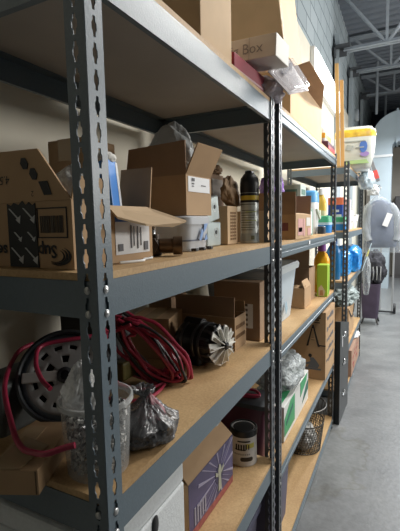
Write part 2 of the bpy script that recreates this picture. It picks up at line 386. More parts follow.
# ------------------------------------------------------------------ racks
HOLE = [(-.0026,.0150),(.0026,.0150),(.0032,.008),(.0056,.0042),(.0056,-.0042),(.0032,-.008),(.0026,-.0150),(-.0026,-.0150),(-.0032,-.008),(-.0056,-.0042),(-.0056,.0042),(-.0032,.008)]
PW = .038; PITCH = .0381
RIM = [(-PW/2,PITCH/2),(PW/2,PITCH/2),(PW/2,.008),(PW/2,.0042),(PW/2,-.0042),(PW/2,-.008),(PW/2,-PITCH/2),(-PW/2,-PITCH/2),(-PW/2,-.008),(-PW/2,-.0042),(-PW/2,.0042),(-PW/2,.008)]
def post(parent, cx, cy, dx, dy, top, m):
    """slotted angle post: outer corner at cx,cy; flanges run dx along x and dy along y"""
    b = MB(); n = int(top/PITCH); z0 = top-n*PITCH
    for fl in (0, 1):
        for k in range(n):
            zc = z0+(k+.5)*PITCH; vs = []
            for ring in (RIM, HOLE):
                for u, v in ring:
                    d = u+PW/2
                    vs.append((cx+dx*d, cy, zc+v) if fl == 0 else (cx, cy+dy*d, zc+v))
            b.add(vs, [(i, (i+1) % 12, 12+(i+1) % 12, 12+i) for i in range(12)])
        e = [(0, 0), (PW, 0), (PW, z0), (0, z0)]
        b.add([((cx+dx*d, cy, z) if fl == 0 else (cx, cy+dy*d, z)) for d, z in e], [(0, 1, 2, 3)])
    o = b.build('post', m, parent, solid=.002)
    return o
POSTM = mat('shaded_slotted_post', (.052, .062, .072), .34, 0, var=.06, vscale=150, bump=.06, bscale=220, spec=.7)  # same steel as the near posts, mostly shade put into a darker colour
def beam_prof(style, h):
    if style == 0: return [(0,0),(.03,0),(.03,-.002),(.0018,-.002),(.0018,-h+.002),(.012,-h+.002),(.012,-h),(0,-h)]
    return [(0,0),(.03,0),(.03,-.002),(.0018,-.002),(.0018,-h+.002),(.014,-h+.002),(.014,-h),(.002,-h),(-.001,-h+.004),(-.001,-.030),(.004,-.027),(.004,-.021),(-.001,-.018),(-.001,-.003)]
def rack(label, x0, x1, y0, y1, levels, style, m, h, top, tboard=.0127):
    r = thing('storage_rack', label, 'storage rack', (x1, y0, 0))
    X0, Y1 = x0-x1, y1-y0                                 # local: front face x=0, near end y=0
    P = {}
    for nm, cx, cy, dx, dy in (('fn', 0, 0, -1, 1), ('ff', 0, Y1, -1, -1), ('bn', X0, 0, 1, 1), ('bf', X0, Y1, 1, -1)):
        P[nm] = post(r, cx, cy, dx, dy, top, m if (style == 0 and nm in ('fn', 'bn') and y0 == 0) else POSTM)
    for z in levels:
        pf = beam_prof(style, h)
        MB().prism([(-.0025-o, .003, z+q) for o, q in pf], (0, Y1-.006, 0)).build('beam', m, r)
        MB().prism([(X0+.0025+o, .003, z+q) for o, q in beam_prof(0, h)], (0, Y1-.006, 0)).build('beam', m, r)
        MB().prism([(X0+.004, .0025+o, z+q) for o, q in beam_prof(0, h)], (-X0-.008, 0, 0)).build('beam', m, r)
        MB().prism([(X0+.004, Y1-.0025-o, z+q) for o, q in beam_prof(0, h)], (-X0-.008, 0, 0)).build('beam', m, r)
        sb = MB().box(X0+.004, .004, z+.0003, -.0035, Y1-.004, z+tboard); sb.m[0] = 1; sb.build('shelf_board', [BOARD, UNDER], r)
        for dz in (-.014, -.052):
            for nm, fx, fy, ax in (('fn', -.019, -.001, 'y'), ('fn', .001, .019, 'x'), ('ff', .001, Y1-.019, 'x'), ('ff', -.019, Y1+.001, 'y+')):
                if nm == 'ff' and style == 0 and ax == 'x' and False: continue
                Mx = Matrix.Translation((fx, fy, z+dz)) @ {'y': Matrix.Rotation(PI/2, 4, 'X'), 'x': Matrix.Rotation(PI/2, 4, 'Y'), 'y+': Matrix.Rotation(-PI/2, 4, 'X')}[ax]
                MB().lathe([(.0062, -.003), (.0062, .0008), (.0045, .0022), (0, .0028)], 14, M=Mx).build('rivet', ZINC, P[nm], smooth=True)
    return r
R1 = rack('nearest grey slotted steel rack with cables, motor and opened cartons', -.461, 0, 0, .9493, [1.8867, 1.3929, 1.0174, .5656, .10], 0, STEEL, .0602, 1.905)
R2 = rack('second grey steel rack with white bin, wire basket and tall carton', -.461, 0, 1.0113, 2.427, [1.8963, 1.3877, .9889, .478, .0442+.02], 1, STEEL, .050, 1.925)
R3 = rack('farthest of the three steel racks, under the big plastic pack', -.46, .025, 2.90, 4.15, [1.89, 1.385, .98, .415, .06], 0, STEEL, .050, 1.935)
S1, S2, S3, S4, S5 = [z+.0128 for z in (1.8867, 1.3929, 1.0174, .5656, .10)]
V1, V2, V3, V4, V5 = [z+.0128 for z in (1.8963, 1.3877, .9889, .478, .0642)]
W1, W2, W3, W4, W5 = [z+.0128 for z in (1.89, 1.385, .98, .415, .06)]
# ================================================================== rack 1, top
carton('large_carton', 'tall plain tan carton at the front edge of the nearest rack top', (-.105, .503, S1+.001), .18, .19, .40, closed=True, m=KRAFTL)
g = thing('storage_tote', 'dark blue tote deep on the nearest rack top, behind the tan carton', 'tote', (-.33, .56, S1+.001))
MB().lathe([(.10, 0), (.125, .22), (.135, .222), (.135, .245), (0, .245)], 4, M=Matrix.Rotation(PI/4, 4, 'Z')).build('tote_body', mat('dark_blue_plastic', (.025, .045, .09), .45), g, bevel=.006)
# red box, bags, white box, clear pack
RED = mat('dark_red_card', (.30, .025, .05), .5, var=.1, vscale=6)
g = thing('red_box', 'dark red flat box lying under a white box on the nearest rack top', 'box', (-.085, .765, S1+.001), rotz=-.05)
MB().box(-.075, -.14, 0, .075, .10, .052).build('box_body', RED, g, bevel=.003)
MB().box(-.074, -.1405, .006, .0755, .1005, .012).build('pale_edge', mat('pale_pink_paper', (.6, .4, .42), .7), g)
PURF = film('grey_violet_film', (.42, .38, .44), .6, .2)
b = lump(.075, .10, .034, 4, .25, .12, .7, 4)
tag(b.build('plastic_bag', PURF, smooth=True, loc=(-.045, .93, S1+.002), angle=180), 'crumpled grey violet plastic bag squeezed beneath the white box', 'bag')
WCARD = mat('white_card', (.70, .68, .63), .6)
g = thing('white_box', 'white box printed Big Box perched on red box and bags', 'box', (-.02, .805, S1+.056), rot=(.02, .05, -.06))
MB().box(-.10, -.06, .016, .09, .06, .080).build('box_body', WCARD, g, bevel=.002)
lettering('Big Box', g, (-.016, -.0607, .046), '-y', .042, GREYINK)
marks('fold_line', g, (-.02, -.0605, .047), '-y', [(.024, -.031, .0252, .031)], mat('pale_grey_line', (.5, .49, .46), .7))
CLEAR = film('clear_clamshell', (.62, .60, .62), .16, .10, .06, 8)
g = thing('clamshell_pack', 'clear plastic clamshell pack of dark blue parts hanging over the rack edge', 'plastic pack', (.045, 1.0, S1+.02))
q = [Vector(p)-Vector((.045, 1.0, S1+.02)) for p in ((.018, .814, 1.951), (.018, 1.051, 2.073), (.060, 1.219, 1.995), (.060, .921, 1.902))]
nn = (q[1]-q[0]).cross(q[3]-q[0]).normalized(); nn = nn if nn.x > 0 else -nn
ctr = sum(q, Vector())/4
MB().prism([tuple(p) for p in q], tuple(nn*.003)).build('tray_base', film('grey_tray_film', (.50, .46, .47), .72, .2, .04, 8), g)
MB().prism([tuple(ctr+(p-ctr)*.86+nn*.0035) for p in q], tuple(nn*.022)).build('bubble', CLEAR, g, bevel=.008, seg=3)
rnd = random.Random(3)
e1 = (q[1]-q[0]); e2 = (q[3]-q[0])
for k in range(9):
    p = q[0]+e1*rnd.uniform(.35, .72)+e2*rnd.uniform(.22, .42)+nn*.006
    MB().lathe([(0, 0), (.011, .002), (.012, .012), (0, .014)], 8, c=tuple(p)).build('dark_blue_part', mat('navy_plastic_parts', (.02, .025, .07), .35), g, smooth=True)
# rack 2, top
TALL = carton('tall_carton', 'tall open tan carton tilted to the wall atop a long carton', (-.175, 1.475, V1+.275), .24, .36, .55, m=KRAFTL, rot=(0, -.12, 0), flaps=[('+x', 150, .1)])
b = MB(); rnd = random.Random(9); pts = [(0, 0)]
left = [(-.018+rnd.uniform(-.007, .007), k*.03) for k in range(19)]; right = [(.018+rnd.uniform(-.007, .007), k*.03) for k in range(18, -1, -1)]
b.prism([(.1212, -.18+a+.02, .02+z) for a, z in left+right], (.0008, 0, 0))
b.build('torn_tape', mat('torn_paper', (.50, .41, .30), .7, var=.35, vscale=40), TALL)
carton('open_carton', 'long tan carton with a dark flap folded out, beneath the tall leaning carton', (-.155, 1.735, V1+.001), .22, .76, .235, m=KRAFTL, flaps=[('+x', 172, .085, (.0, .40), KRAFTD), ('-x', 20, .12)])
g = thing('red_box', 'small dark red box at the far end of the second rack top', 'box', (-.11, 2.27, V1+.001))
MB().box(-.10, -.13, 0, .10, .13, .055).build('box_body', mat('maroon_card', (.09, .02, .045), .5), g, bevel=.002)
MB().box(.1, -.12, .008, .1015, .125, .03).build('red_label', mat('bright_red', (.65, .03, .04), .4), g)
ORG = mat('orange_print', (.85, .42, .04), .4)
g = thing('paper_pack', 'white and orange wrapped pack lying on the dark red box', 'pack', (-.13, 2.27, V1+.058))
MB().box(-.10, -.12, 0, .10, .12, .09).build('pack_body', mat('white_wrap', (.8, .79, .76), .35), g, bevel=.02, seg=3)
MB().box(-.095, -.1205, .02, .1006, .105, .05).build('orange_band', ORG, g)
LUMB = mat('pine_stick', (.62, .38, .14), .6, var=.18, vscale=9, stretch=(4, 4, .4))
for k, (x, yy, ln, lab) in enumerate(((-.06, 2.93, .78, 'taller pine stick standing upright on the farthest rack top'), (-.030, 2.96, .66, 'shorter pine stick standing beside the taller one'))):
    o = MB().box(-.014, -.012, 0, .014, .012, ln).build('wooden_stick', LUMB, bevel=.001); o.location = (x, yy, W1+.0008); o.rotation_euler = (0, -.03, .1); tag(o, lab, 'stick', 'wooden sticks on the rack')
# ================================================================== rack 1, second shelf
g = carton('open_carton', 'opened brown carton with black shipping label and barcode, left end of shelf', (-.185, .078, S2+.001), .225, .096, .116, m=KRAFT, flaps=[('+x', 100, .04)])
fl = MB(); F = Matrix.Translation((0, -.0485, .1165)) @ Matrix.Rotation(-.12, 4, 'X')
fl.prism([(-.1125, 0, 0), (.1125, 0, 0), (.030, 0, .092), (-.1125, 0, .096)], (0, .004, 0), 0, F)
fl = fl.build('flap', KRAFT, g)
cf = math.cos(.12); sf = math.sin(.12)
FS = ((1, 0, 0), (0, sf, cf), (0, -cf, sf))
def fp(x, z): return (x, -.0485+z*sf-.0003, .1165+z*cf)
hexa = [(.012*math.cos(a*PI/3), .0095*math.sin(a*PI/3)) for a in range(6)]
polys('printed_mark', fl, fp(.0, .068), FS, [[(x*1.1, y*.9) for x, y in hexa]], INK, rot=-.9)
polys('printed_mark', fl, fp(.024, .048), FS, [[(x*1.1, y*.9) for x, y in hexa]], INK, rot=-.9)
polys('printed_mark', fl, fp(.052, .022), FS, [[(-.015, .012), (.006, .012), (.018, -.012), (.0, -.012)]], INK)
lettering('2', fl, fp(.024, .014), FS, .014, INK, rot=PI)
lettering('4.58', fl, fp(-.055, .042), FS, .022, INK, rot=PI)
fy = -.0483
polys('black_shipping_label', g, (-.0055, fy, .058), '-y', [[(-.037, -.057), (.037, -.057), (.035, .056), (.028, .052), (.02, .058), (.012, .053), (.004, .061), (-.006, .054), (-.018, .058), (-.026, .053), (-.036, .057)]], mat('black_label', (.012, .014, .016), .45), t=.0012)
ar = []
def arrow(x, y, l, w):
    return [[(x, y), (x+w, y), (x+l*.75+w, y-l*.62), (x+l*.75, y-l*.66)], [(x+l*.62, y-l*.72), (x+l*.95+w, y-l*.45), (x+l*.98, y-l*.98)]]
for x, y, l in ((-.032, .048, .028), (.004, .048, .028), (-.022, .006, .018), (.012, .006, .018), (-.032, -.022, .03), (.004, -.022, .03)): ar += arrow(x, y, l, .0035)
polys('white_arrows', g, (-.0055, fy, .058), '-y', ar, mat('label_white', (.55, .56, .56), .6), t=.0018)
marks('barcode_frame', g, (.068, fy, .079), '-y', [(-.036, .024, .034, .026), (-.036, -.026, .034, -.024), (-.036, -.026, -.034, .026), (.032, -.026, .034, .026)], INK)
rnd = random.Random(5); bars = []; x = -.029
while x < .024:
    w = rnd.choice((.0008, .0016, .0024)); bars.append((x, -.015, x+w, .014)); x += w+rnd.choice((.001, .0018))
marks('barcode', g, (.068, fy, .077), '-y', bars, mat('brown_grey_ink', (.10, .08, .06), .7))
lettering('Sup', g, (.053, fy, .031), '-y', .031, INK, rot=PI, bold=.0008)
lettering('se', g, (-.061, fy, .031), '-y', .031, INK, rot=PI, bold=.0008)
sw = []
for k, (o, w) in enumerate(((0, .006), (.009, .005), (.018, .003))):
    pa = []; pb = []
    for j in range(13):
        a = math.radians(-130+j*16); R = .026-o*.45
        pa.append((R*1.1*math.cos(a)-o*.35, R*.62*math.sin(a)))
    for j in range(12, -1, -1):
        a = math.radians(-130+j*16); R = .026-o*.45; ww = w*math.sin(PI*j/12)
        pb.append(((R-ww)*1.1*math.cos(a)-o*.35, (R-ww)*.62*math.sin(a)))
    for j in range(12): sw.append([pa[j], pa[j+1], pb[11-j], pb[12-j]])
polys('swirl_logo', g, (.079, fy, .022), '-y', sw, INK)
carton('small_carton', 'plain brown carton against the wall behind the labelled carton', (-.345, .36, S2+.001), .12, .12, .285, closed=True, m=KRAFT)
WFILM = film('milky_white_film', (.80, .80, .78), .55, .25)
tag(lump(.085, .06, .105, 11, .22, .10, .75, 5).build('plastic_bag', WFILM, smooth=True, loc=(-.255, .205, S2+.001), angle=180), 'crumpled milky plastic bag behind the near post, beside labelled carton', 'bag')
# labelled carton with flap reaching out
g = carton('open_carton', 'opened carton with white printed label and wide flap beside the near post', (-.120, .20, S2+.001), .09, .14, .105, m=KRAFT, flaps=[('+y', 96, .09, (.0, .008))])
fb = MB(); fb.prism([(.043, -.075, .106), (.044, .055, .106), (.112, .105, .076), (.104, .06, .066), (.098, -.03, .070), (.07, -.08, .084)], (0, 0, .004)); fb.build('flap', KRAFTL, g)
decal('printed_label', g, (.0454, .0, .056), '+x', .115, .082, mat('pale_paper', (.66, .66, .66), .6))
decal('blue_band', g, (.0462, .0, .087), '+x', .115, .016, mat('label_blue', (.04, .13, .42), .5), t=.001)
marks('printed_lines', g, (.0466, .0, .05), '+x', [(-.05, -.028, -.036, -.014), (-.01, -.024, -.007, .022), (0, -.02, .002, .02), (.012, -.026, .015, .02), (.024, -.02, .026, .018), (.036, -.03, .05, -.012)], mat('dark_grey_ink', (.10, .10, .11), .7))
o = MB().box(-.022, -.022, 0, .022, .022, .195).build('tissue_box', mat('bright_blue_card', (.05, .25, .72), .4), bevel=.003); o.location = (-.118, .19, S2+.0085); o.rotation_euler = (0, -.09, .25)
tag(o, 'bright blue box with a white crumpled top standing in the labelled carton', 'box')
MB().box(.0215, .013, .005, .0226, .0225, .192).build('white_edge', PAPER, o)
lump(.026, .025, .014, 3, .2, .1, .6, 4).build('crumpled_top', mat('off_white_paper', (.72, .71, .66), .7), o, smooth=True, loc=(0, 0, .191), angle=180)
# white cable on the shelf edge
tag(MB().tube(smooth_path([(-.06, .135, S2+.003), (-.05, .16, S2+.003), (-.045, .19, S2+.003), (-.06, .215, S2+.003), (-.062, .245, S2+.003), (-.075, .265, S2+.003)]), .0026, 8).build('charging_lead', WHITEP, smooth=True), 'short white cord lying on the board in front of the labelled carton', 'cord')
# valve fitting
BRZ = mat('dark_bronze', (.06, .045, .035), .38, .7, var=.3, vscale=25)
CHR = mat('dull_chrome', (.55, .56, .57), .25, .9)
g = thing('pipe_valve', 'dark bronze pipe valve fitting with chrome spout on the wooden board', 'valve', (-.105, .315, S2+.0012), rotz=.5)
MB().lathe([(0, 0), (.021, 0), (.024, .008), (.024, .03), (.018, .036), (.018, .05), (0, .05)], 20).build('valve_body', BRZ, g, smooth=True, bevel=.001)
MB().lathe([(0, 0), (.017, 0), (.017, .03), (.0215, .031), (.0215, .052), (.014, .052), (.014, .03), (0, .03)], 18, M=Matrix.Translation((.018, -.004, .0225)) @ Matrix.Rotation(PI/2, 4, 'Y')).build('outlet', mat('brown_brass', (.17, .115, .075), .4, .7), g, smooth=True)
MB().lathe([(0, 0), (.015, 0), (.015, .02), (.018, .021), (.018, .032), (0, .032)], 6, M=Matrix.Translation((.0, -.016, .026)) @ Matrix.Rotation(PI/2, 4, 'X')).build('hex_nut', BRZ, g)
MB().tube(smooth_path([(0, 0, .045), (0, 0, .062), (.004, -.006, .075), (-.004, -.002, .088)], 6), [.009]*12+[.0075]*7, 12).build('chrome_spout', CHR, g, smooth=True)
# clear tub with lid
TUBP = film('frosted_tub_plastic', (.66, .69, .73), .72, .22, .05, 8)
def rrect(w, d, r, n=6):
    out = []
    for sx, sy, a0 in ((1, 1, 0), (-1, 1, 90), (-1, -1, 180), (1, -1, 270)):
        for k in range(n+1):
            a = math.radians(a0+90*k/n); out.append((sx*(w/2-r)+r*math.cos(a), sy*(d/2-r)+r*math.sin(a)))
    return out
def loft(rings, mb, mi=0, cap0=True, cap1=True, M=None):
    n = len(rings[0]); vs = [p for r in rings for p in r]; fs = []
    for j in range(len(rings)-1):
        for i in range(n): fs.append((j*n+i, j*n+(i+1) % n, (j+1)*n+(i+1) % n, (j+1)*n+i))
    if cap0: fs.append(tuple(range(n))[::-1])
    if cap1: fs.append(tuple((len(rings)-1)*n+i for i in range(n)))
    return mb.add(vs, fs, mi, M)
def ring(w, d, r, z): return [(x, y, z) for x, y in rrect(w, d, r)]
g = thing('plastic_tub', 'frosted blue plastic tub under the big open carton', 'tub', (-.165, .505, S2+.0015))
loft([ring(.165, .135, .03, 0), ring(.178, .148, .03, .07), ring(.184, .154, .03, .07), ring(.184, .154, .03, .088), ring(.176, .146, .03, .092)], MB()).build('tub_body', TUBP, g, smooth=True, angle=30)
loft([ring(.176, .146, .03, .026), ring(.178, .148, .03, .03)], MB(), cap0=False, cap1=False).build('rim_line', mat('blue_grey_line', (.12, .15, .22), .4), g)
polys('blue_drawing', g, (.0915, .02, .048), '+x', [[(-.03, -.02), (-.02, -.022), (-.005, .0), (-.015, .012)], [(-.005, .0), (.012, .01), (.022, .024), (.0, .022)], [(.0, -.022), (.02, -.02), (.012, -.004)]], mat('faded_blue', (.18, .32, .62), .5), t=.0014)
for yy in (-.045, .0, .045): MB().box(.088, yy-.008, 0, .104, yy+.008, .008).build('dark_foot', BLACK, g, bevel=.002)
# big open carton on tub
g = carton('open_carton', 'big opened brown carton with white address label, on a frosted tub', (-.185, .53, S2+.0955), .20, .135, .105, rotz=-.06, m=KRAFT, flaps=[('+x', 118, .085, .0, KRAFT), ('+y', 100, .04)])
F = Matrix.Translation((-.0, -.0675, .105)) @ Matrix.Rotation(-.06, 4, 'X')
MB().prism([(-.10, 0, 0), (.1, 0, 0), (.096, 0, .088), (-.09, 0, .082)], (0, .004, 0), 0, F).build('flap', KRAFTD, g)
decal('address_label', g, (.1003, .0, .082), '+x', .115, .04, PAPER)
marks('address_lines', g, (.101, -.01, .084), '+x', [(-.03, .006, -.016, .014), (-.03, -.002, -.018, .001), (-.03, -.008, -.02, -.006), (.02, -.004, .044, -.002)], mat('dark_grey_ink', (.10, .10, .11), .7))
tag(lump(.085, .05, .142, 8, .14, .05, .6, 5, fn=lambda q, d: Vector((q.x, q.y, q.z-.30*abs(q.x-.02)))).build('foam_wrap', film('wrinkled_foam_film', (.60, .62, .62), .8, .3), smooth=True, loc=(-.185, .54, S2+.101), angle=180), 'wrinkled grey white foam wrap sticking up from the big opened carton', 'foam wrap')
# electrical boxes
GALV = mat('galvanised_steel', (.44, .50, .50), .32, .75, var=.12, vscale=30)
def elbox(lab, loc, rot):
    g = thing('electrical_box', lab, 'metal box', loc, rot=rot, group='steel electrical boxes')
    b = MB(); b.box(-.026, -.05, 0, .026, .05, .076); b.build('box_body', GALV, g, bevel=.004)
    MB().lathe([(0, 0), (.0065, 0), (.0065, .0012), (0, .0012)], 16, M=Matrix.Translation((.0262, .012, .044)) @ Matrix.Rotation(PI/2, 4, 'Y')).build('knockout', BLACKM, g)
    MB().lathe([(.014, 0), (.0145, .0007), (.016, .0007), (.0165, 0)], 20, M=Matrix.Translation((.0262, .012, .044)) @ Matrix.Rotation(PI/2, 4, 'Y'), cap0=False, cap1=False).build('knockout_ring', ZINC, g)
    return g
elbox('lower galvanised electrical box standing on the wooden board by the tub', (-.135, .672, S2+.0012), (0, 0, 0))
elbox('upper galvanised electrical box tilted on top of another, above the board', (-.138, .675, S2+.0785), (.16, 0, .04))
# tan slim box, brown box + paper bag
g = thing('slim_carton', 'slim tan carton with printed panel between metal boxes and spray can', 'box', (-.135, .80, S2+.0012), rotz=0)
MB().box(-.030, -.032, 0, .030, .058, .128).build('box_body', KRAFTL, g, bevel=.0015)
rnd = random.Random(2); rc = []
for r in range(9):
    for c in range(3): rc.append((-.024+c*.018, -.048+r*.011, -.024+c*.018+.013, -.041+r*.011))
marks('printed_panel', g, (.0303, .015, .062), '+x', rc, mat('brown_print', (.22, .12, .05), .7))
g = carton('small_carton', 'brown carton with a pale grid label behind the slim tan carton', (-.213, .842, S2+.001), .08, .11, .238, closed=True, m=KRAFTD, tape=False)
decal('grid_label', g, (-.0, -.0553, .195), '-y', .07, .06, mat('tan_grey_paper', (.36, .31, .26), .7))
marks('grid_lines', g, (-.0, -.056, .195), '-y', [(-.035, k*.015-.03, .035, k*.015-.0285) for k in range(5)]+[(k*.017-.034, -.03, k*.017-.0325, .03) for k in range(5)], mat('pale_line', (.62, .60, .56), .7))
decal('grid_label', g, (.0403, -.0, .195), '+x', .09, .06, mat('tan_grey_paper', (.36, .31, .26), .7))
PBAG = mat('brown_paper', (.27, .17, .09), .75, var=.12, vscale=18)
tag(lump(.04, .045, .022, 5, .35, .2, .6, 5, freq=3).build('paper_scrap', PBAG, smooth=True, loc=(-.213, .845, S2+.2425), angle=180), 'crumpled brown paper strip on top of the brown gridded carton', 'paper')
tag(lump(.020, .060, .055, 15, .35, .09, .6, 5, freq=2.2, fn=lambda q, d: Vector((q.x, q.y, q.z+.35*max(0, -q.y)))).build('paper_bag', PBAG, smooth=True, loc=(-.132, .865, S2+.1305), angle=180), 'crumpled brown paper bag draped between slim carton and spray can', 'paper bag')
# spray can
g = thing('spray_can', 'tall white spray can with black cap and yellow band on wooden board', 'spray can', (-.077, .905, S2+.0012))
MB().lathe([(0, .002), (.029, .002), (.0325, 0), (.0335, .004), (.0325, .008), (.0325, .172), (.0315, .178), (.0, .178)], 36).build('can_body', mat('can_white', (.56, .60, .58), .3, .2), g, smooth=True)
def band(nm, z0, z1, r, m): MB().lathe([(r-.0004, z0), (r, z0+.0003), (r, z1-.0003), (r-.0004, z1)], 36, cap0=False, cap1=False).build(nm, m, g, smooth=True)
band('yellow_band', .150, .166, .0330, mat('label_yellow', (.72, .52, .05), .35))
band('dark_band', .142, .150, .0330, INK)
band('black_band', .166, .174, .0330, INK)
band('pale_foot_band', .006, .034, .0329, mat('can_pale_blue', (.40, .47, .50), .3))
b = MB(); rnd = random.Random(4)
for a0, a1, z0, z1 in [(-150, -30, .134, .137)]+[(-140+rnd.randint(0, 20), -60+rnd.randint(0, 30), .045+k*.0085, .0475+k*.0085) for k in range(9)]+[(-62, -40, .012, .026)]:
    n = 8; R = .0330
    vs = []
    for k in range(n+1):
        a = math.radians(a0+(a1-a0)*k/n); vs += [(R*math.cos(a), R*math.sin(a), z0), (R*math.cos(a), R*math.sin(a), z1)]
    b.add(vs, [(2*k, 2*k+2, 2*k+3, 2*k+1) for k in range(n)])
b.build('printed_text', mat('olive_print', (.16, .18, .12), .5), g, solid=.0004)
b = MB()
for z0, z1 in ((.108, .1105), (.078, .08)):
    vs = []; R = .0334
    for k in range(9):
        a = math.radians(-95+70*k/8); vs += [(R*math.cos(a), R*math.sin(a), z0), (R*math.cos(a), R*math.sin(a), z1)]
    b.add(vs, [(2*k, 2*k+2, 2*k+3, 2*k+1) for k in range(8)])
b.build('green_stripe', mat('lime_print', (.45, .55, .12), .5), g, solid=.0004)
cp = MB(); cp.lathe([(.0, .176), (.0335, .176), (.0335, .21), (.031, .226), (.022, .238), (.018, .243), (0, .244)], 28); cp.build('cap', BLACK, g, smooth=True)
cp = MB(); cp.prism([(-.013, -.014, .236), (.013, -.014, .236), (.013, .018, .236), (-.013, .018, .236)], (0, 0, .018)); cp.build('nozzle', BLACK, g, bevel=.006, seg=3)
carton('small_carton', 'plain tan carton just past the spray can, behind the rack posts', (-.115, 1.07, V2+.001), .12, .09, .118, closed=True, m=KRAFTL, tape=False)
# ================================================================== rack 1, third shelf
# washing machine motor ring
GREYC = mat('cast_grey_plastic', (.36, .36, .355), .5, var=.12, vscale=12)
DARKR = mat('dark_rubber', (.03, .034, .04), .5)
g = thing('washer_rotor', 'round grey slotted washing machine rotor leaning behind the clear tub', 'machine part', (-.255, .175, S3+.110), rot=(math.radians(60), 0, math.radians(38)))
g.scale = (.8, .8, .8)
MB().lathe([(.126, -.03), (.130, -.026), (.130, .028), (.122, .032), (.118, .028), (.118, -.026)], 56, cap0=False, cap1=False).build('outer_ring', DARKR, g, smooth=True)
MB().lathe([(.118, .008), (.1175, .016), (.104, .022), (.100, .018), (.100, .008)], 56, cap0=False, cap1=False).build('inner_ring', mat('blue_grey_rim', (.14, .17, .20), .4, .3), g, smooth=True)
b = MB(); n = 96
def slot(r, a):
    k = (a/(2*PI)*12) % 1
    if .070 < r < .092: return .28 < k < .72
    if .040 < r < .054: return .3 < ((a/(2*PI)*6) % 1) < .7
    return False
rs = [.012, .024, .036, .046, .056, .062, .074, .086, .098, .104]
vs = []; fs = []
for r in rs:
    for i in range(n): vs.append((r*math.cos(2*PI*i/n), r*math.sin(2*PI*i/n), .020+.006*math.cos(r/.104*PI/2)))
for j in range(len(rs)-1):
    for i in range(n):
        if slot((rs[j]+rs[j+1])/2, 2*PI*(i+.5)/n): continue
        fs.append((j*n+i, j*n+(i+1) % n, (j+1)*n+(i+1) % n, (j+1)*n+i))
b.add(vs, fs); b.build('slotted_disc', GREYC, g, solid=.006, smooth=True)
MB().lathe([(0, .0), (.020, 0), (.022, .034), (.013, .04), (.012, .03), (0, .03)], 24).build('hub', DARKR, g, smooth=True)
b = MB(); b.box(-.112, -.014, .026, -.02, .014, .036); b.build('bracket_arm', mat('pale_grey_casting', (.5, .5, .48), .5), g, bevel=.003)
MB().lathe([(0, -.03), (.118, -.03), (.118, -.026), (0, -.026)], 40).build('back_plate', BLACKM, g)
# dark machine housing behind
g = thing('machine_housing', 'dark grey ribbed machine housing at the far left of the shelf', 'machine part', (-.375, .115, S3+.0012))
MB().box(-.05, -.06, 0, .05, .08, .12).build('housing', mat('dark_green_grey', (.08, .088, .085), .5, var=.15, vscale=14), g, bevel=.012, seg=3)
b = MB()
for k in range(6): b.box(-.042+k*.015, -.067, .03, -.035+k*.015, -.058, .10)
b.build('ribs', mat('grey_connector', (.16, .165, .16), .5), g)
MB().lathe([(0, 0), (.022, 0), (.022, .012), (.014, .014), (.014, .03), (0, .03)], 20, M=Matrix.Translation((.0, -.06, .04)) @ Matrix.Rotation(PI/2, 4, 'X')).build('pulley', BLACK, g, smooth=True)
b = MB(); b.box(-.075, -.10, 0, .085, .02, .205); b.box(-.08, -.105, .2052, .09, .025, .222)
o = b.build('motor_block', mat('black_casting', (.03, .03, .032), .55), bevel=.01, seg=3); o.location = (-.372, .445, S3+.0012); tag(o, 'tall black lidded casting deep in the shelf behind the grey rotor', 'machine part')
# red hoses
HOSE = mat('red_rubber_hose', (.36, .025, .065), .38, coat=.15)
pts = [(-.40, .21, 1.19), (-.383, .15, 1.185), (-.311, .06, 1.155), (-.216, 0, 1.112), (-.160, -.028, 1.103), (-.125, -.032, 1.104), (-.100, -.028, 1.106), (-.078, -.014, 1.113), (-.060, -.004, 1.118)]
o = MB().tube(smooth_path(pts, 10), .0052, 12).build('rubber_hose', HOSE, smooth=True); tag(o, 'thick red rubber hose looping over the long cardboard box', 'hose')
pts = [(-.20, .26, 1.225), (-.233, .2, 1.226), (-.284, .14, 1.220), (-.262, .1, 1.2), (-.227, .08, 1.176), (-.189, .068, 1.165)]
o = MB().tube(smooth_path(pts, 10), .0048, 10).build('rubber_hose', HOSE, smooth=True); tag(o, 'thin red hose arching over the top of the grey rotor', 'hose')
# long flat box
g = thing('long_carton', 'long slim cardboard box with loose tape poking over the shelf end', 'box', (-.188, .024, S3+.0012), rotz=.42)
b = MB(); b.box(-.042, -.083, 0, .042, .083, .045); b.build('box_body', KRAFT, g, bevel=.0015)
MB().box(-.0425, -.0835, .0452, -.004, .06, .0462).build('tape', TAPE, g)
MB().box(.037, -.0838, .002, .0385, -.0830, .043).build('end_seam', mat('seam_shadow_brown', (.12, .075, .04), .8), g)
MB().prism([(-.042, -.083, .0465), (.012, -.083, .0463), (.03, -.01, .047), (-.03, .02, .0475)], (0, 0, .0012)).build('loose_tape', mat('glossy_tan_tape', (.42, .30, .17), .15, coat=.6), g)
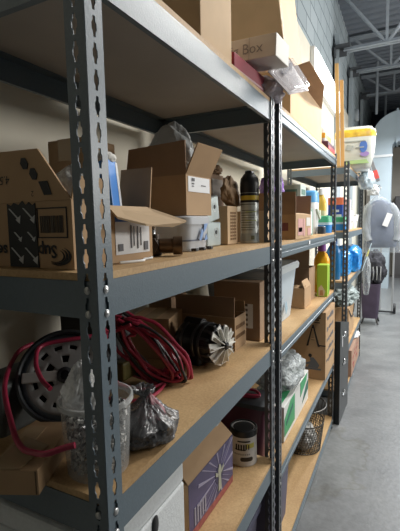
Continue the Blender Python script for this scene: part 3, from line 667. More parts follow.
# clear tub of hardware
g = thing('clear_tub', 'clear round plastic tub full of grey hardware behind the near post', 'tub', (-.081, .074, S3+.0012))
CT = film('clear_tub_plastic', (.62, .63, .62), .10, .15, .1, 10)
MB().lathe([(0, .0), (.054, .0), (.056, .003), (.0635, .128), (.067, .131), (.067, .137)], 40, cap0=False, cap1=False).build('tub_body', CT, g, smooth=True)
MB().lathe([(.0635, .126), (.0685, .129), (.0685, .138), (.0645, .139)], 40, cap0=False, cap1=False).build('rim', film('tub_rim', (.6, .61, .6), .32, .2, .1), g, smooth=True)
rnd = random.Random(12); b = MB(); b2 = MB()
for k in range(1300):
    z = .006+rnd.random()*.108; R = .0525+.0085*(z/.13)-.006; a = rnd.uniform(0, 2*PI)
    r = R*math.sqrt(rnd.random()) if k % 3 == 0 else R*rnd.uniform(.86, 1)
    M = Matrix.Translation((r*math.cos(a), r*math.sin(a), z)) @ Euler((rnd.uniform(0, 6), rnd.uniform(0, 6), rnd.uniform(0, 6))).to_matrix().to_4x4()
    s = rnd.uniform(.0022, .0046); b.box(-s, -s*.7, -s*.5, s, s*.7, s*.5, rnd.choice((0, 0, 1, 2)), M)
o = b.build('loose_hardware', [mat('grey_bits', (.30, .30, .29), .4, .4), mat('pale_bits', (.62, .61, .58), .45), mat('dark_bits', (.09, .09, .09), .5, .3)]); o.location = (-.081, .074, S3+.0012)
tag(o, 'small grey and white hardware pieces heaped inside the clear tub', 'hardware', kind='stuff')
def peak(q, d): return Vector((q.x*(1-.45*max(0, d.z)), q.y*(1-.45*max(0, d.z)), q.z))
tag(lump(.034, .034, .048, 21, .22, .12, .7, 5, fn=peak).build('plastic_bag', WFILM, smooth=True, loc=(-.104, .066, S3+.112), angle=180), 'milky plastic bag peaking out of the clear tub of hardware', 'bag')
# tied grey bag
GFILM = film('smoky_grey_film', (.20, .20, .205), .60, .14, .35, 14)
def tie(q, d):
    k = max(0, d.z-.1)/.9; ph = math.atan2(d.y, d.x)
    pl = 1+(.10*math.sin(9*ph+2*math.sin(3*ph))+.05*math.sin(17*ph+1.3))*min(1, k*1.6+.15)
    return Vector((q.x*(1-.84*k**.9)*pl, q.y*(1-.84*k**.9)*pl, q.z+.012*k))
g = thing('tied_plastic_bag', 'smoky grey tied plastic bag at the front edge of the third shelf', 'bag', (-.056, .198, S3+.0012), rotz=.4)
g.scale = (.88, .90, .95)
lump(.070, .076, .052, 31, .22, .05, .72, 6, fn=tie).build('bag_body', GFILM, g, smooth=True, angle=180)
b = MB()
rnd = random.Random(6); prof = [(.013, 0), (.009, .012), (.014, .022), (.026, .036), (.034, .05)]
n = 30; vs = []; fs = []
for j, (r, z) in enumerate(prof):
    for i in range(n):
        a = 2*PI*i/n; rr = r*(1+.28*math.sin(i*PI*2/3+j*.5)*(j/4)+.12*rnd.uniform(-1, 1)); vs.append((rr*math.cos(a)-.012*j/4, rr*math.sin(a)+.01*j/4, z+.006*rnd.uniform(-1, 1)*(j > 1)))
for j in range(len(prof)-1):
    for i in range(n): fs.append((j*n+i, j*n+(i+1) % n, (j+1)*n+(i+1) % n, (j+1)*n+i))
b.add(vs, fs); b.build('bag_neck', GFILM, g, smooth=True, solid=.0006, angle=180, loc=(0, 0, .082)).scale = (.72, .72, .62)
lump(.035, .035, .035, 17, .3, .1, .7, 4, fn=tie).build('pink_wad', mat('faded_pink_plastic', (.30, .12, .14), .5), g, smooth=True, loc=(.008, .0, .028), angle=180)
lump(.048, .048, .032, 18, .3, .15, .7, 4).build('dark_contents', mat('dark_grey_contents', (.05, .05, .052), .6), g, smooth=True, loc=(0, 0, .004), angle=180)
# jumper cable coil
g = thing('cable_coil', 'coil of red and black jumper cable heaped on the third shelf', 'cable', (-.21, .44, S3+.001))
RC = mat('red_cable', (.40, .03, .07), .35, coat=.2); BC = mat('black_cable', (.018, .018, .02), .4)
rnd = random.Random(21)
def coil(nl, ph, r0_, seed):
    rnd = random.Random(seed); pts = []
    for k in range(nl*14):
        a = 2*PI*k/14+ph; lp = k//14
        rx = .105+.022*math.sin(lp*1.7+seed); ry = .062+.02*math.cos(lp*2.3+seed)
        u = rx*math.cos(a)+.01*rnd.uniform(-1, 1); v = ry*math.sin(a)+.008*rnd.uniform(-1, 1)
        # ellipse: long axis runs from upper back left to lower front right
        p = Vector((.0, .0, .095))+Vector((.40, .30, -.70)).normalized()*(-u)*1.08+Vector((-.80, -.42, -.25)).normalized()*v*.8+Vector((.03*math.sin(lp*2.1+seed), -.02*lp/nl+.012*math.cos(lp*3+seed), .006*math.sin(lp*5.1)))
        p.z = max(p.z, r0_+.007); pts.append(p)
    return pts
MB().tube(smooth_path(coil(8, .3, .005, 1), 3), .0048, 8).build('red_cable', RC, g, smooth=True)
MB().tube(smooth_path(coil(4, .9, .005, 5), 3), .0048, 8).build('red_cable', RC, g, smooth=True)
MB().tube(smooth_path(coil(5, .5, .005, 3), 3), .0046, 8).build('black_cable', BC, g, smooth=True)
MB().tube(smooth_path([(-.05, -.14, .20), (-.03, -.12, .13), (-.02, -.13, .06), (.0, -.10, .03), (.03, -.05, .012), (.05, .03, .008)], 8), .0048, 8).build('red_cable', RC, g, smooth=True)
MB().tube(smooth_path([(-.09, -.17, .04), (-.02, -.16, .02), (.05, -.12, .012), (.06, -.05, .008), (.03, .05, .008)], 8), .0048, 8).build('red_cable', RC, g, smooth=True)
MB().tube(smooth_path([(-.02, -.16, .20), (-.05, -.13, .19), (-.05, -.1, .17), (-.0, -.08, .19)], 8), .0048, 8).build('red_cable', RC, g, smooth=True)
b = MB(); b.box(-.02, -.03, .03, .02, .03, .08); b.build('dark_clamp', mat('olive_clamp', (.13, .115, .03), .5), g, bevel=.006, loc=(-.05, -.05, .0))
carton('small_carton', 'brown carton in the dark behind the red cable coil', (-.35, .70, S3+.001), .14, .17, .135, rotz=.25, closed=True, m=KRAFT)
# electric motor with white fan
g = thing('electric_motor', 'dark electric motor with white plastic fan lying on the shelf', 'motor', (-.155, .675, S3+.0012), rotz=-.22)
A = Matrix.Translation((0, 0, .066)) @ Matrix.Rotation(PI/2, 4, 'Y')
DKM = mat('dark_motor_steel', (.035, .036, .038), .35, .6, var=.2, vscale=20)
MB().lathe([(0, -.095), (.03, -.095), (.048, -.085), (.060, -.07), (.062, -.066), (.062, .03), (.058, .046), (.046, .06), (0, .06)], 40, M=A).build('motor_body', DKM, g, smooth=True)
b = MB()
for z in (-.052, -.006, .018): b.lathe([(.0625, z), (.0645, z+.002), (.0645, z+.009), (.0625, z+.011)], 40, M=A, cap0=False, cap1=False)
b.build('clamp_band', mat('grey_band', (.16, .165, .17), .3, .8), g, smooth=True)
b = MB()
for k in range(14):
    a = 2*PI*k/14; b.box(-.004, .045, .024, .004, .0625, .056, 0, A @ Matrix.Rotation(a, 4, 'Z'))
b.build('vent_rib', mat('grey_casting', (.12, .12, .125), .4, .6), g, bevel=.001)
b = MB()
for k in range(10):
    a = 2*PI*k/10
    b.prism([(-.007, .012, .078), (.007, .012, .078), (.0175, .062, .066), (-.009, .064, .074)], (0, 0, .0035), 0, A @ Matrix.Rotation(a, 4, 'Z'))
    b.prism([(-.0012, .012, .080), (.0012, .012, .080), (.002, .058, .074), (.0, .058, .074)], (.0, 0, .012), 0, A @ Matrix.Rotation(a, 4, 'Z'))
b.build('fan', mat('ivory_plastic', (.74, .73, .68), .45), g)
MB().lathe([(0, .06), (.012, .06), (.016, .07), (.016, .088), (.010, .094), (0, .094)], 24, M=A).build('fan_hub', DKM, g, smooth=True)
MB().lathe([(0, .09), (.0045, .09), (.0045, .112), (0, .112)], 12, M=A).build('shaft', ZINC, g, smooth=True)
for s in (-1, 1): MB().box(-.05, s*.045-.01, .0, .02, s*.045+.01, .03).build('mounting_foot', DKM, g, bevel=.003)
b = MB(); b.lathe([(0, 0), (.02, 0), (.02, .07), (0, .07)], 20, M=Matrix.Translation((-.07, .0, .12)) @ Matrix.Rotation(PI/2, 4, 'Y')); b.build('capacitor', BLACK, g, smooth=True, bevel=.002)
# cartons behind motor
g = carton('open_carton', 'opened brown carton with printed lettering directly behind the motor', (-.215, .858, S3+.001), .235, .11, .118, m=KRAFT, flaps=[('-y', 92, .072, .0, KRAFTD), ('+y', 100, .04)])
rnd = random.Random(8); rc = []
for r in range(2):
    x = -.045
    while x < .04: w = rnd.uniform(.004, .010); rc.append((x, .02-r*.035, min(x+w, .043), .034-r*.035)); x += w+.003
marks('printed_text', g, (.1178, 0, .055), '+x', rc, mat('brown_print', (.22, .12, .05), .7))
g = carton('tall_carton', 'dark tan carton with tall white label at the far end of the shelf', (-.36+.175, 1.077, V3+.001), .20, .075, .235, closed=True, m=KRAFTD, tape=False)
decal('white_label', g, (.045, -.0378, .10), '-y', .052, .10, PAPER)
marks('label_bars', g, (.045, -.0387, .10), '-y', [(-.018, -.04+k*.02, .004, -.03+k*.02) for k in range(5)], mat('brown_grey_ink', (.10, .08, .06), .7))
g = carton('small_carton', 'plain dark carton behind the opened carton with lettering', (-.40, .86, S3+.001), .10, .12, .17, closed=True, m=KRAFTD, tape=False)
# ================================================================== rack 1, fourth shelf
STY = mat('white_polystyrene', (.74, .77, .78), .8, var=.05, vscale=120, bump=.15, bscale=220)
g = thing('foam_cooler', 'white polystyrene box with black hand slot under the third shelf', 'foam box', (-.215, .165, S4+.0012))
MB().box(-.185, -.145, 0, .185, .14, .295).build('cooler_body', STY, g, bevel=.006)
MB().box(-.185, -.145, .2955, .185, .14, .345).build('lid', STY, g, bevel=.008)
MB().lathe([(0, 0), (.011, 0), (.012, .0015), (.008, .004), (0, .004)], 20, M=Matrix.Translation((.1853, .012, .286-.012)) @ Matrix.Rotation(PI/2, 4, 'Y') @ Matrix.Scale(1.9, 4, (1, 0, 0))).build('hand_slot', BLACK, g, smooth=True)
PURB = mat('purple_print', (.085, .075, .16), .5, var=.2, vscale=12)
g = thing('purple_carton', 'dark purple printed carton with sunburst design and tan flaps on lower shelf', 'box', (-.155, .60, S4+.0012), rotz=-.02)
b = MB(); b.box(-.06, -.155, 0, .06, .155, .175); b.build('carton_body', KRAFT, g, bevel=.002)
b = MB(); b.prism([(.06, -.154, .1755), (.06, .154, .1755), (.010, .150, .222), (.010, -.145, .215)], (-.003, 0, .001)); b.build('top_flap', KRAFT, g)
b = MB(); b.prism([(-.06, -.154, .1755), (-.06, .154, .1755), (.006, .150, .224), (.006, -.145, .217)], (.003, 0, .0012)); b.build('top_flap', KRAFT, g)
MB().box(.0602, -.154, .026, .0608, .154, .174).build('purple_panel', PURB, g)
MB().box(.0602, -.154, .002, .0609, .154, .025).build('red_band', mat('faded_red_print', (.33, .09, .08), .6, var=.25, vscale=60), g)
F_ = (.0608, .045, .095)
rays = []
for k in range(16):
    a = 2*PI*k/16+.1; da = .035; r0_, r1_ = .03, .15
    q = []
    for rad, d in ((r0_, -da*.4), (r0_, da*.4), (r1_, da), (r1_, -da)):
        x, z = rad*math.cos(a+d), rad*math.sin(a+d); q.append((max(-.196, min(.107, x)), max(-.066, min(.076, z))))
    if (max(p[0] for p in q)-min(p[0] for p in q)) > .004 and (max(p[1] for p in q)-min(p[1] for p in q)) > .004: rays.append(q)
polys('sunburst_rays', g, F_, '+x', rays, mat('lilac_print', (.34, .31, .42), .6))
MB().lathe([(0, 0), (.03, 0), (.03, .0008), (0, .0008)], 24, M=frame((.0612, .045, .095), '+x')).build('round_print', mat('dark_purple_print', (.05, .045, .10), .6), g)
polys('pale_emblem', g, (.062, .045, .09), '+x', [[(-.012, -.05), (.012, -.05), (.008, -.005), (.012, .02), (.004, .036), (-.004, .036), (-.012, .02), (-.008, -.005)], [(-.03, .01), (-.012, .0), (-.010, .01), (-.03, .024)], [(.012, .0), (.03, .012), (.03, .026), (.010, .01)]], mat('sage_print', (.40, .40, .32), .6))
marks('pale_bars', g, (.0612, -.075, .065), '+x', [(-.05+k*.016, -.032, -.041+k*.016, .022) for k in range(5)], mat('lilac_grey_print', (.32, .30, .36), .6))
tag(lump(.03, .04, .02, 9, .3, .15, .6, 4).build('plastic_wrap', film('clear_wrap', (.75, .75, .75), .4, .1), smooth=True, loc=(-.15, .70, S4+.229), angle=180), 'scrap of clear wrap on top of the purple carton', 'plastic wrap')
# paint can
g = thing('paint_can', 'small white paint can with black rim standing by purple carton', 'paint can', (-.104, .895, S4+.0012), rotz=.0)
MB().lathe([(0, .003), (.048, .003), (.050, 0), (.051, .004), (.0495, .008), (.0495, .122), (.051, .127), (.0495, .131), (.0, .131)], 40).build('can_body', mat('can_label_white', (.62, .60, .58), .45, var=.06, vscale=20), g, smooth=True)
MB().lathe([(.0515, .112), (.052, .114), (.052, .134), (.049, .137), (.046, .137), (.045, .130), (.040, .129), (.038, .133), (0, .133)], 40, cap0=False).build('lid', mat('black_tin', (.03, .032, .033), .3, .5), g, smooth=True)
def curved(name, rects, m, R=.0499):
    b = MB()
    for a0, a1, z0, z1 in rects:
        n = max(2, int(abs(a1-a0)/6)); vs = []
        for k in range(n+1):
            a = math.radians(a0+(a1-a0)*k/n); vs += [(R*math.cos(a), R*math.sin(a), z0), (R*math.cos(a), R*math.sin(a), z1)]
        b.add(vs, [(2*k, 2*k+2, 2*k+3, 2*k+1) for k in range(n)])
    return b.build(name, m, g, solid=.0005)
curved('yellow_patch', [(-62, -20, .070, .088)], mat('label_olive_yellow', (.50, .45, .10), .5))
curved('black_lettering', [(-105+k*11, -98+k*11, .062, .085) for k in range(4)]+[(-108, -60, .063, .067), (-96, -40, .094, .099), (-62, -56, .066, .086), (-50, -45, .066, .084)], INK, R=.0503)
curved('grey_lettering', [(-120+k*9, -114+k*9, .044, .050) for k in range(9)], GREYINK)
curved('black_oval', [(-80, -32, .020, .036), (-84, -28, .023, .033)], mat('dark_brown_ink', (.03, .022, .018), .5))
# bottom shelf
PT = mat('slate_purple_plastic', (.10, .10, .16), .5, var=.08, vscale=5)
def tote(nm, lab, loc, w, d, h, m, lm=None, group=None, taper=.92):
    g = thing(nm, lab, 'tote', loc, 0, group)
    loft([ring(w*taper, d*taper, .02, 0), ring(w, d, .022, h-.03), ring(w+.02, d+.02, .024, h-.028), ring(w+.02, d+.02, .024, h-.012)], MB()).build('tote_body', m, g, smooth=True, angle=30)
    loft([ring(w+.026, d+.026, .026, h-.0118), ring(w+.026, d+.026, .026, h+.006), ring(w-.02, d-.02, .02, h+.012)], MB()).build('lid', lm or m, g, smooth=True, angle=30)
    return g
tote('storage_tote', 'slate purple tote on the bottom shelf of the nearest rack', (-.22, .72, S5+.0012), .34, .38, .30, PT)
# ================================================================== rack 2, second shelf
g = carton('open_carton', 'opened brown carton with pink printed side panel, front of the second rack', (-.085, 1.435, V2+.001), .17, .32, .108, m=KRAFT, flaps=[('+y', 93, .095, .0, KRAFTD), ('+x', 12, .03, (.0, .02), KRAFTL)])
F = Matrix.Translation((0, -.16, .108))
MB().prism([(-.085, 0, 0), (.085, 0, 0), (.085, 0, .097), (-.085, 0, .097)], (0, .004, 0), 0, F).build('flap', KRAFTD, g)
marks('pink_print', g, (.0852, .02, .05), '+x', [(-.14, -.035, -.045, .04), (-.035, -.04, .0, .04), (.06, -.04, .13, -.005)], mat('faded_pink_print', (.55, .30, .28), .7))
marks('pale_print', g, (.0852, .02, .05), '+x', [(.03, .005, .12, .045), (-.13, -.02, -.06, .0)], mat('pale_grey_print', (.62, .60, .56), .7))
decal('pink_square', g, (.03, -.1604, .055), '-y', .045, .035, mat('dull_maroon_print', (.20, .07, .07), .8))
tag(lump(.05, .06, .075, 41, .2, .15, .7, 4).build('purple_bag', film('purple_foil', (.28, .14, .50), .9, .2), smooth=True, loc=(-.165, 1.47, V2+.185), angle=180), 'shiny purple bag showing above the opened carton with pink panel', 'bag')
GRN = mat('sage_green_box', (.25, .38, .32), .5, var=.15, vscale=12)
g = thing('slim_box', 'tall slim sage green box beside the white bucket', 'box', (-.075, 1.80, V2+.0012)); MB().box(-.035, -.05, 0, .035, .05, .145).build('box_body', GRN, g, bevel=.002)
marks('white_stripe', g, (.0352, 0, .07), '+x', [(-.015, -.06, .012, .06)], PAPER)
g = thing('pale_box', 'pale green and white box behind the sage green box', 'box', (-.19, 1.92, V2+.0012)); MB().box(-.08, -.07, 0, .08, .07, .285).build('box_body', mat('pale_mint_card', (.48, .56, .52), .5), g, bevel=.002)
marks('green_print', g, (0, -.0702, .20), '-y', [(-.07, -.06, -.04, .07), (-.02, .0, .06, .06), (-.01, -.06, .07, -.03)], mat('dark_green_print', (.10, .20, .16), .6))
marks('green_print', g, (.0802, 0, .20), '+x', [(-.05, .03, .05, .06), (-.04, -.06, .02, .0)], mat('dark_green_print', (.10, .20, .16), .6))
g = thing('bleach_jug', 'white bag shaped jug with blue top on the second rack', 'jug', (-.105, 2.08, V2+.0012))
loft([[(x*s, y*s, z) for x, y in rrect(.10, .13, .045)] for s, z in ((.84, 0), (.9, .01), (1, .12), (1.0, .19), (.9, .215))], MB()).build('jug_body', mat('white_milky_plastic', (.74, .76, .76), .35), g, smooth=True)
loft([[(x*s, y*s, z) for x, y in rrect(.10, .13, .045)] for s, z in ((1.015, .19), (1.02, .21), (.95, .25), (.7, .262))], MB()).build('blue_top', mat('sky_blue_plastic', (.10, .36, .70), .4), g, smooth=True)
MB().tube(smooth_path([(.048, -.04, .15), (.062, -.01, .09), (.054, .03, .14)], 8), .006, 8).build('handle', mat('sage_handle', (.5, .56, .46), .5), g, smooth=True)
g = thing('dark_tin', 'small dark tin at the foot of the white jug', 'tin', (-.030, 2.06, V2+.0012)); MB().lathe([(0, 0), (.025, 0), (.025, .04), (.02, .045), (0, .045)], 20).build('tin_body', mat('dark_blue_tin', (.03, .04, .06), .4), g, smooth=True)
BLU = mat('bright_blue_plastic', (.02, .22, .62), .35); GRP = mat('green_lid', (.06, .38, .20), .4)
def wipes(lab, loc):
    g = thing('wipes_pack', lab, 'tub', loc, group=None)
    loft([ring(.095, .12, .025, 0), ring(.10, .125, .025, .05)], MB()).build('lower_tub', BLU, g, smooth=True, angle=30)
    loft([ring(.102, .127, .025, .051), ring(.102, .127, .025, .066)], MB()).build('white_band', mat('pale_blue_band', (.45, .62, .75), .4), g, smooth=True, angle=30)
    loft([ring(.10, .125, .025, .067), ring(.096, .12, .025, .105), ring(.07, .09, .02, .110)], MB()).build('upper_tub', GRP, g, smooth=True, angle=30)
    return g
wipes('blue and green tubs stacked by the end post of the second rack', (-.052, 2.245, V2+.0012))
wipes('blue and green tubs stacked at the near end of the farthest rack', (-.013, 2.73, W2+.0012))
def bottle(nm, lab, loc, m, cm, h=.28, w=.09, d=.06, band=None, rotz=0):
    g = thing(nm, lab, 'bottle', loc, rotz)
    loft([[(x*s, y*s, z) for x, y in rrect(w, d, d*.35)] for s, z in ((.92, 0), (1, .008), (1, h*.62), (.95, h*.70), (.66, h*.80), (.46, h*.84), (.46, h*.87))], MB()).build('bottle_body', m, g, smooth=True, angle=50)
    MB().lathe([(w*.27, h*.86), (w*.29, h*.865), (w*.26, h), (0, h)], 18).build('cap', cm, g, smooth=True, angle=40)
    if band: loft([[(x*1.01, y*1.01, z) for x, y in rrect(w, d, d*.35)] for z in (h*.15, h*.5)], MB(), cap0=False, cap1=False).build('wrap_label', band, g, smooth=True)
    return g
YEL = mat('yellow_plastic', (.80, .52, .08), .35); REDP = mat('red_plastic', (.75, .10, .06), .35)
bottle('detergent_bottle', 'yellow bottle with pale label between stacked tubs and end post', (-.085, 2.347, V2+.0012), YEL, mat('white_cap', (.8, .8, .8), .4), .29, .07, .06, mat('cream_label', (.75, .62, .4), .5))
g = thing('detergent_box', 'blue white box with orange red top at near end of farthest rack', 'box', (-.065, 2.90, W2+.0012))
MB().box(-.06, -.08, 0, .06, .08, .27).build('box_body', mat('royal_blue_card', (.03, .08, .38), .45), g, bevel=.003); MB().box(-.061, -.081, .21, .061, .081, .272).build('orange_top', mat('coral_card', (.85, .22, .12), .45), g, bevel=.002)
marks('white_print', g, (0, -.0805, .13), '-y', [(-.04, .02, .03, .04), (-.03, -.02, .05, 0)], PAPER)
o = MB().box(-.035, -.045, 0, .035, .045, .26).build('white_carton', mat('pale_pink_card', (.66, .62, .64), .5), bevel=.002); o.location = (.0, 3.02, W2+.0012); tag(o, 'pale pinkish white carton between detergent box and rack post', 'box')
# label clip on beam
o = MB().box(-.0008, -.016, -.008, .0012, .016, .008).build('shelf_tag', PAPER); o.location = (-.0005+.001, 1.56, V2-.026); tag(o, 'tiny white tag stuck on the beam under the pink panelled carton', 'tag')
# ================================================================== rack 2, third shelf
PALEP = mat('pale_blue_white_plastic', (.50, .58, .64), .4, var=.03, vscale=4)
g = thing('storage_bin', 'pale blue white lidded plastic bin on the second rack', 'bin', (-.225, 1.365, V3+.0012))
loft([ring(.27, .40, .03, 0), ring(.32, .43, .03, .245)], MB()).build('bin_body', PALEP, g, smooth=True, angle=30)
loft([ring(.345, .455, .035, .2455), ring(.35, .46, .035, .268), ring(.335, .445, .03, .28), ring(.30, .43, .03, .274)], MB()).build('lid', mat('white_bin_lid', (.66, .71, .73), .35), g, smooth=True, angle=30)
polys('blue_leaf_print', g, (.148, -.02, .12), ((0, 1, 0), (-.1, 0, .995), (.995, 0, .1)), [[(-.07, -.05), (-.04, -.06), (-.03, .0), (-.06, .03)], [(.0, .0), (.04, .02), (.05, .07), (.01, .05)], [(-.02, .03), (.0, .04), (.0, .09), (-.03, .07)], [(.03, -.08), (.07, -.06), (.06, -.02), (.03, -.04)]], mat('pale_teal_print', (.32, .46, .55), .5))
g = carton('open_carton', 'small opened carton with tall back flap between bin and lime box', (-.095, 1.80, V3+.001), .08, .17, .108, m=KRAFT, flaps=[('+x', 70, .045, (.0, .03), KRAFT), ('-y', 25, .035, .0, KRAFT)])
carton('open_carton', 'dark opened carton with its flap raised behind the small carton', (-.155, 1.99, V3+.001), .17, .17, .20, m=KRAFTD, flaps=[('-y', 88, .11, .0, KRAFTD)])
LIME = mat('lime_card', (.40, .62, .05), .45)
g = thing('lime_box', 'tall lime green box at the far end of the third shelf', 'box', (-.035, 2.17, V3+.0012), rotz=.05)
MB().box(-.032, -.055, 0, .032, .055, .20).build('box_body', LIME, g, bevel=.002)
polys('pale_pattern', g, (0, -.0552, .045), '-y', [[(-.022, -.04), (.012, -.04), (.02, -.01), (-.005, .03), (-.022, .01)]], mat('cream_print', (.7, .62, .42), .6))
polys('tan_pattern', g, (.0, -.0562, .03), '-y', [[(-.014, -.02), (.008, -.022), (.004, .012), (-.012, .01)]], mat('tan_print', (.50, .28, .12), .6))
polys('dark_green_corner', g, (.0322, .0, .10), '+x', [[(-.02, -.09), (.05, -.09), (.05, .09), (.02, .09)]], mat('leaf_green', (.22, .45, .04), .5))
bottle('cleaner_bottle', 'yellow orange bottle with purple cap behind the lime box', (-.068, 2.30, V3+.0012), mat('orange_plastic', (.90, .42, .02), .35), mat('purple_cap', (.30, .10, .45), .4), .32, .10, .07, YEL)
bottle('cleaner_bottle', 'blue bottle at the far end of the third shelf by post', (-.06, 2.72, W3+.0012), mat('deep_blue_plastic', (.02, .20, .50), .35), mat('blue_cap', (.03, .14, .4), .4), .34, .11, .08)
# ================================================================== rack 2, fourth shelf
g = thing('green_carton', 'white carton with green panels under a grey plastic bag', 'box', (-.125, 1.475, V4+.0012))
MB().box(-.09, -.255, 0, .09, .255, .165).build('carton_body', mat('white_carton_card', (.72, .73, .70), .5), g, bevel=.002)
GP = mat('green_print', (.05, .34, .14), .5)
polys('green_panel', g, (.0902, 0, .085), '+x', [[(-.25, -.06), (-.06, -.06), (-.06, .07), (-.14, .07), (-.25, .02)]], GP)
polys('green_panel', g, (.0902, 0, .085), '+x', [[(.06, .0), (.20, .04), (.22, .075), (.06, .075)]], GP)
polys('dark_green_panel', g, (.0912, 0, .085), '+x', [[(-.22, -.02), (-.10, .02), (-.10, .04), (-.22, .0)]], mat('deep_green_print', (.02, .13, .10), .5))
polys('dark_green_panel', g, (.0912, 0, .085), '+x', [[(.10, -.05), (.24, -.02), (.24, .03), (.20, .02)]], mat('deep_green_print', (.02, .13, .10), .5))
decal('green_top_panel', g, (0, 0, .1654), '+z', .14, .46, GP)
tag(lump(.10, .20, .082, 51, .25, .07, .7, 5, freq=2.2).build('plastic_bag', film('grey_white_film', (.44, .48, .49), .75, .2, .9, 30), smooth=True, loc=(-.125, 1.50, V4+.169), angle=180), 'crumpled grey plastic bag lying on the white and green carton', 'bag')
g = carton('tall_carton', 'tall carton printed with a big letter A and a figure', (-.123, 2.205, V4+.0012), .262, .355, .425, closed=True, m=KRAFT, fl=False)
MB().box(-.13, -.177, .4252, .13, -.002, .428).build('top_flap', KRAFT, g); MB().box(-.13, .002, .4252, .13, .177, .428).build('top_flap', KRAFT, g)
lettering('A', g, (.055, -.1778, .27), '-y', .20, INK, name='big_letter', sx=.62)
lettering('A', g, (.054, -.1791, .268), '-y', .15, KRAFT, name='letter_inline', sx=.5)
marks('brush_strokes', g, (.04, -.1778, .375), '-y', [(-.05, .0, .05, .008), (-.03, .014, .06, .02), (.02, -.016, .055, -.01)], INK)
polys('printed_figure', g, (.05, -.1778, .105), '-y', [[(-.05, -.045), (.055, -.045), (.055, -.034), (-.05, -.034)], [(-.030, -.033), (.035, -.033), (.045, -.012), (.028, .012), (.008, .034), (-.014, .032), (-.010, .008), (-.036, -.004), (-.040, -.014), (-.016, -.012)]], mat('grey_blue_print', (.13, .15, .18), .6))
polys('figure_head', g, (.05, -.1793, .105), '-y', [[(-.012+.011*math.cos(a*PI/5), .045+.012*math.sin(a*PI/5)) for a in range(10)]], INK)
rnd = random.Random(14); rc = []
for r in range(5):
    x = -.14
    z = .32-r*.068
    while x < .12:
        w = rnd.uniform(.012, .035); rc.append((x, z-.02+rnd.uniform(-.006, .006), min(x+w, .15), z-.006+rnd.uniform(0, .016))); x += w+.014
marks('side_lettering', g, (.1312, 0, .07), '+x', rc, mat('blue_grey_ink', (.11, .13, .16), .6))
MB().box(  .088, -.1781, .215, .131, -.1776, .222).build('staple', INK, g)
# maroon tote with red cords
MAR = mat('maroon_plastic', (.075, .012, .028), .45)
g = tote('storage_tote', 'dark maroon tote behind the rack posts on the second rack', (-.24, 1.115, V4+.0012), .34, .14, .235, MAR, mat('charcoal_lid', (.035, .038, .042), .5))
MB().box(.12, .072, .10, .145, .082, .20).build('red_latch', mat('red_latch_plastic', (.50, .06, .04), .4), g, bevel=.003)
o = MB().tube(smooth_path([(-.33, 1.07, V4+.252), (-.25, 1.06, V4+.262), (-.17, 1.07, V4+.256), (-.11, 1.10, V4+.256), (-.15, 1.14, V4+.26), (-.23, 1.10, V4+.27), (-.16, 1.06, V4+.27), (-.10, 1.08, V4+.268)], 8), .006, 8).build('jumper_lead', RC, smooth=True); tag(o, 'red cord lying on the lid of the maroon tote', 'cord')
tote('storage_tote', 'slate purple tote on the floor level of the second rack', (-.22, 1.20, V5+.0012), .36, .30, .33, PT)
# wire basket
WIRE = mat('dark_wire', (.10, .095, .085), .35, .7)
g = thing('wire_basket', 'round dark wire mesh basket on the bottom shelf of the second rack', 'basket', (-.118, 1.95, V5+.0012))
g.scale = (1, 1, 1.08)
def wire_ring(r, z, t=.0022, n=40): return [(r*math.cos(2*PI*k/n), r*math.sin(2*PI*k/n), z) for k in range(n)]
def brad(z): return .112+.033*(z/.26)
MB().tube(wire_ring(brad(.26), .26), .0042, 8, closed=True).build('rim', WIRE, g, smooth=True)
b = MB()
for k in range(1, 12):
    z = .004+k*.0145; b.tube(wire_ring(brad(z), z, n=32), .0013, 5, closed=True)
for k in range(44):
    for sg in (-1, 1):
        pp = []
        for j in range(7):
            z = .003+j*.0275; a = 2*PI*k/44+sg*.08*j; pp.append((brad(z)*math.cos(a), brad(z)*math.sin(a), z))
        b.tube(pp, .0013, 4)
b.build('wire_mesh', WIRE, g)
b = MB()
for k in range(26):
    a = 2*PI*k/26; b.tube([(brad(.165)*math.cos(a), brad(.165)*math.sin(a), .165), (brad(.26)*math.cos(a), brad(.26)*math.sin(a), .26)], .0016, 5)
b.tube(wire_ring(brad(.168), .168), .0026, 6, closed=True); b.tube(wire_ring(.112, .003), .0026, 6, closed=True)
for k in range(-4, 5):
    x = k*.02; yy = math.sqrt(max(0, .111**2-x*x)); b.tube([(x, -yy, .003), (x, yy, .003)], .0014, 4)
b.build('upright_wires', WIRE, g)
tag(lump(.075, .08, .075, 61, .25, .15, .7, 5, freq=2.8).build('plastic_bag', film('white_grey_bag_film', (.66, .66, .64), .85, .25), smooth=True, loc=(-.118, 1.95, V5+.010), angle=180), 'white crumpled plastic bag inside the wire basket', 'bag')
# black steel case on the floor
g = thing('steel_panel', 'black steel panel with chrome catches standing on the floor past the basket', 'panel', (.018, 2.462, 0.0008), rotz=-.03)
PANEL = mat('black_enamel', (.018, .021, .022), .35, .2, var=.12, vscale=6)
MB().prism([(-.02, 0, 0), (-.02, .40, 0), (-.02, .40, .675), (-.02, 0, .765)], (.04, 0, 0)).build('panel_body', PANEL, g, bevel=.004)
for z in (.63, .42, .18):
    MB().lathe([(0, 0), (.022, 0), (.025, .003), (.018, .01), (0, .012)], 18, M=Matrix.Translation((.0203, .19, z)) @ Matrix.Rotation(PI/2, 4, 'Y')).build('chrome_catch', CHR, g, smooth=True)
    MB().box(.0203, .12, z-.012, .026, .20, z+.004).build('chrome_catch', CHR, g, bevel=.002)
b = MB(); b.box(.0203, .08, .56, .022, .10, .64); b.build('white_decal', PAPER, g)
N3 = set(o.name for o in bpy.data.objects)
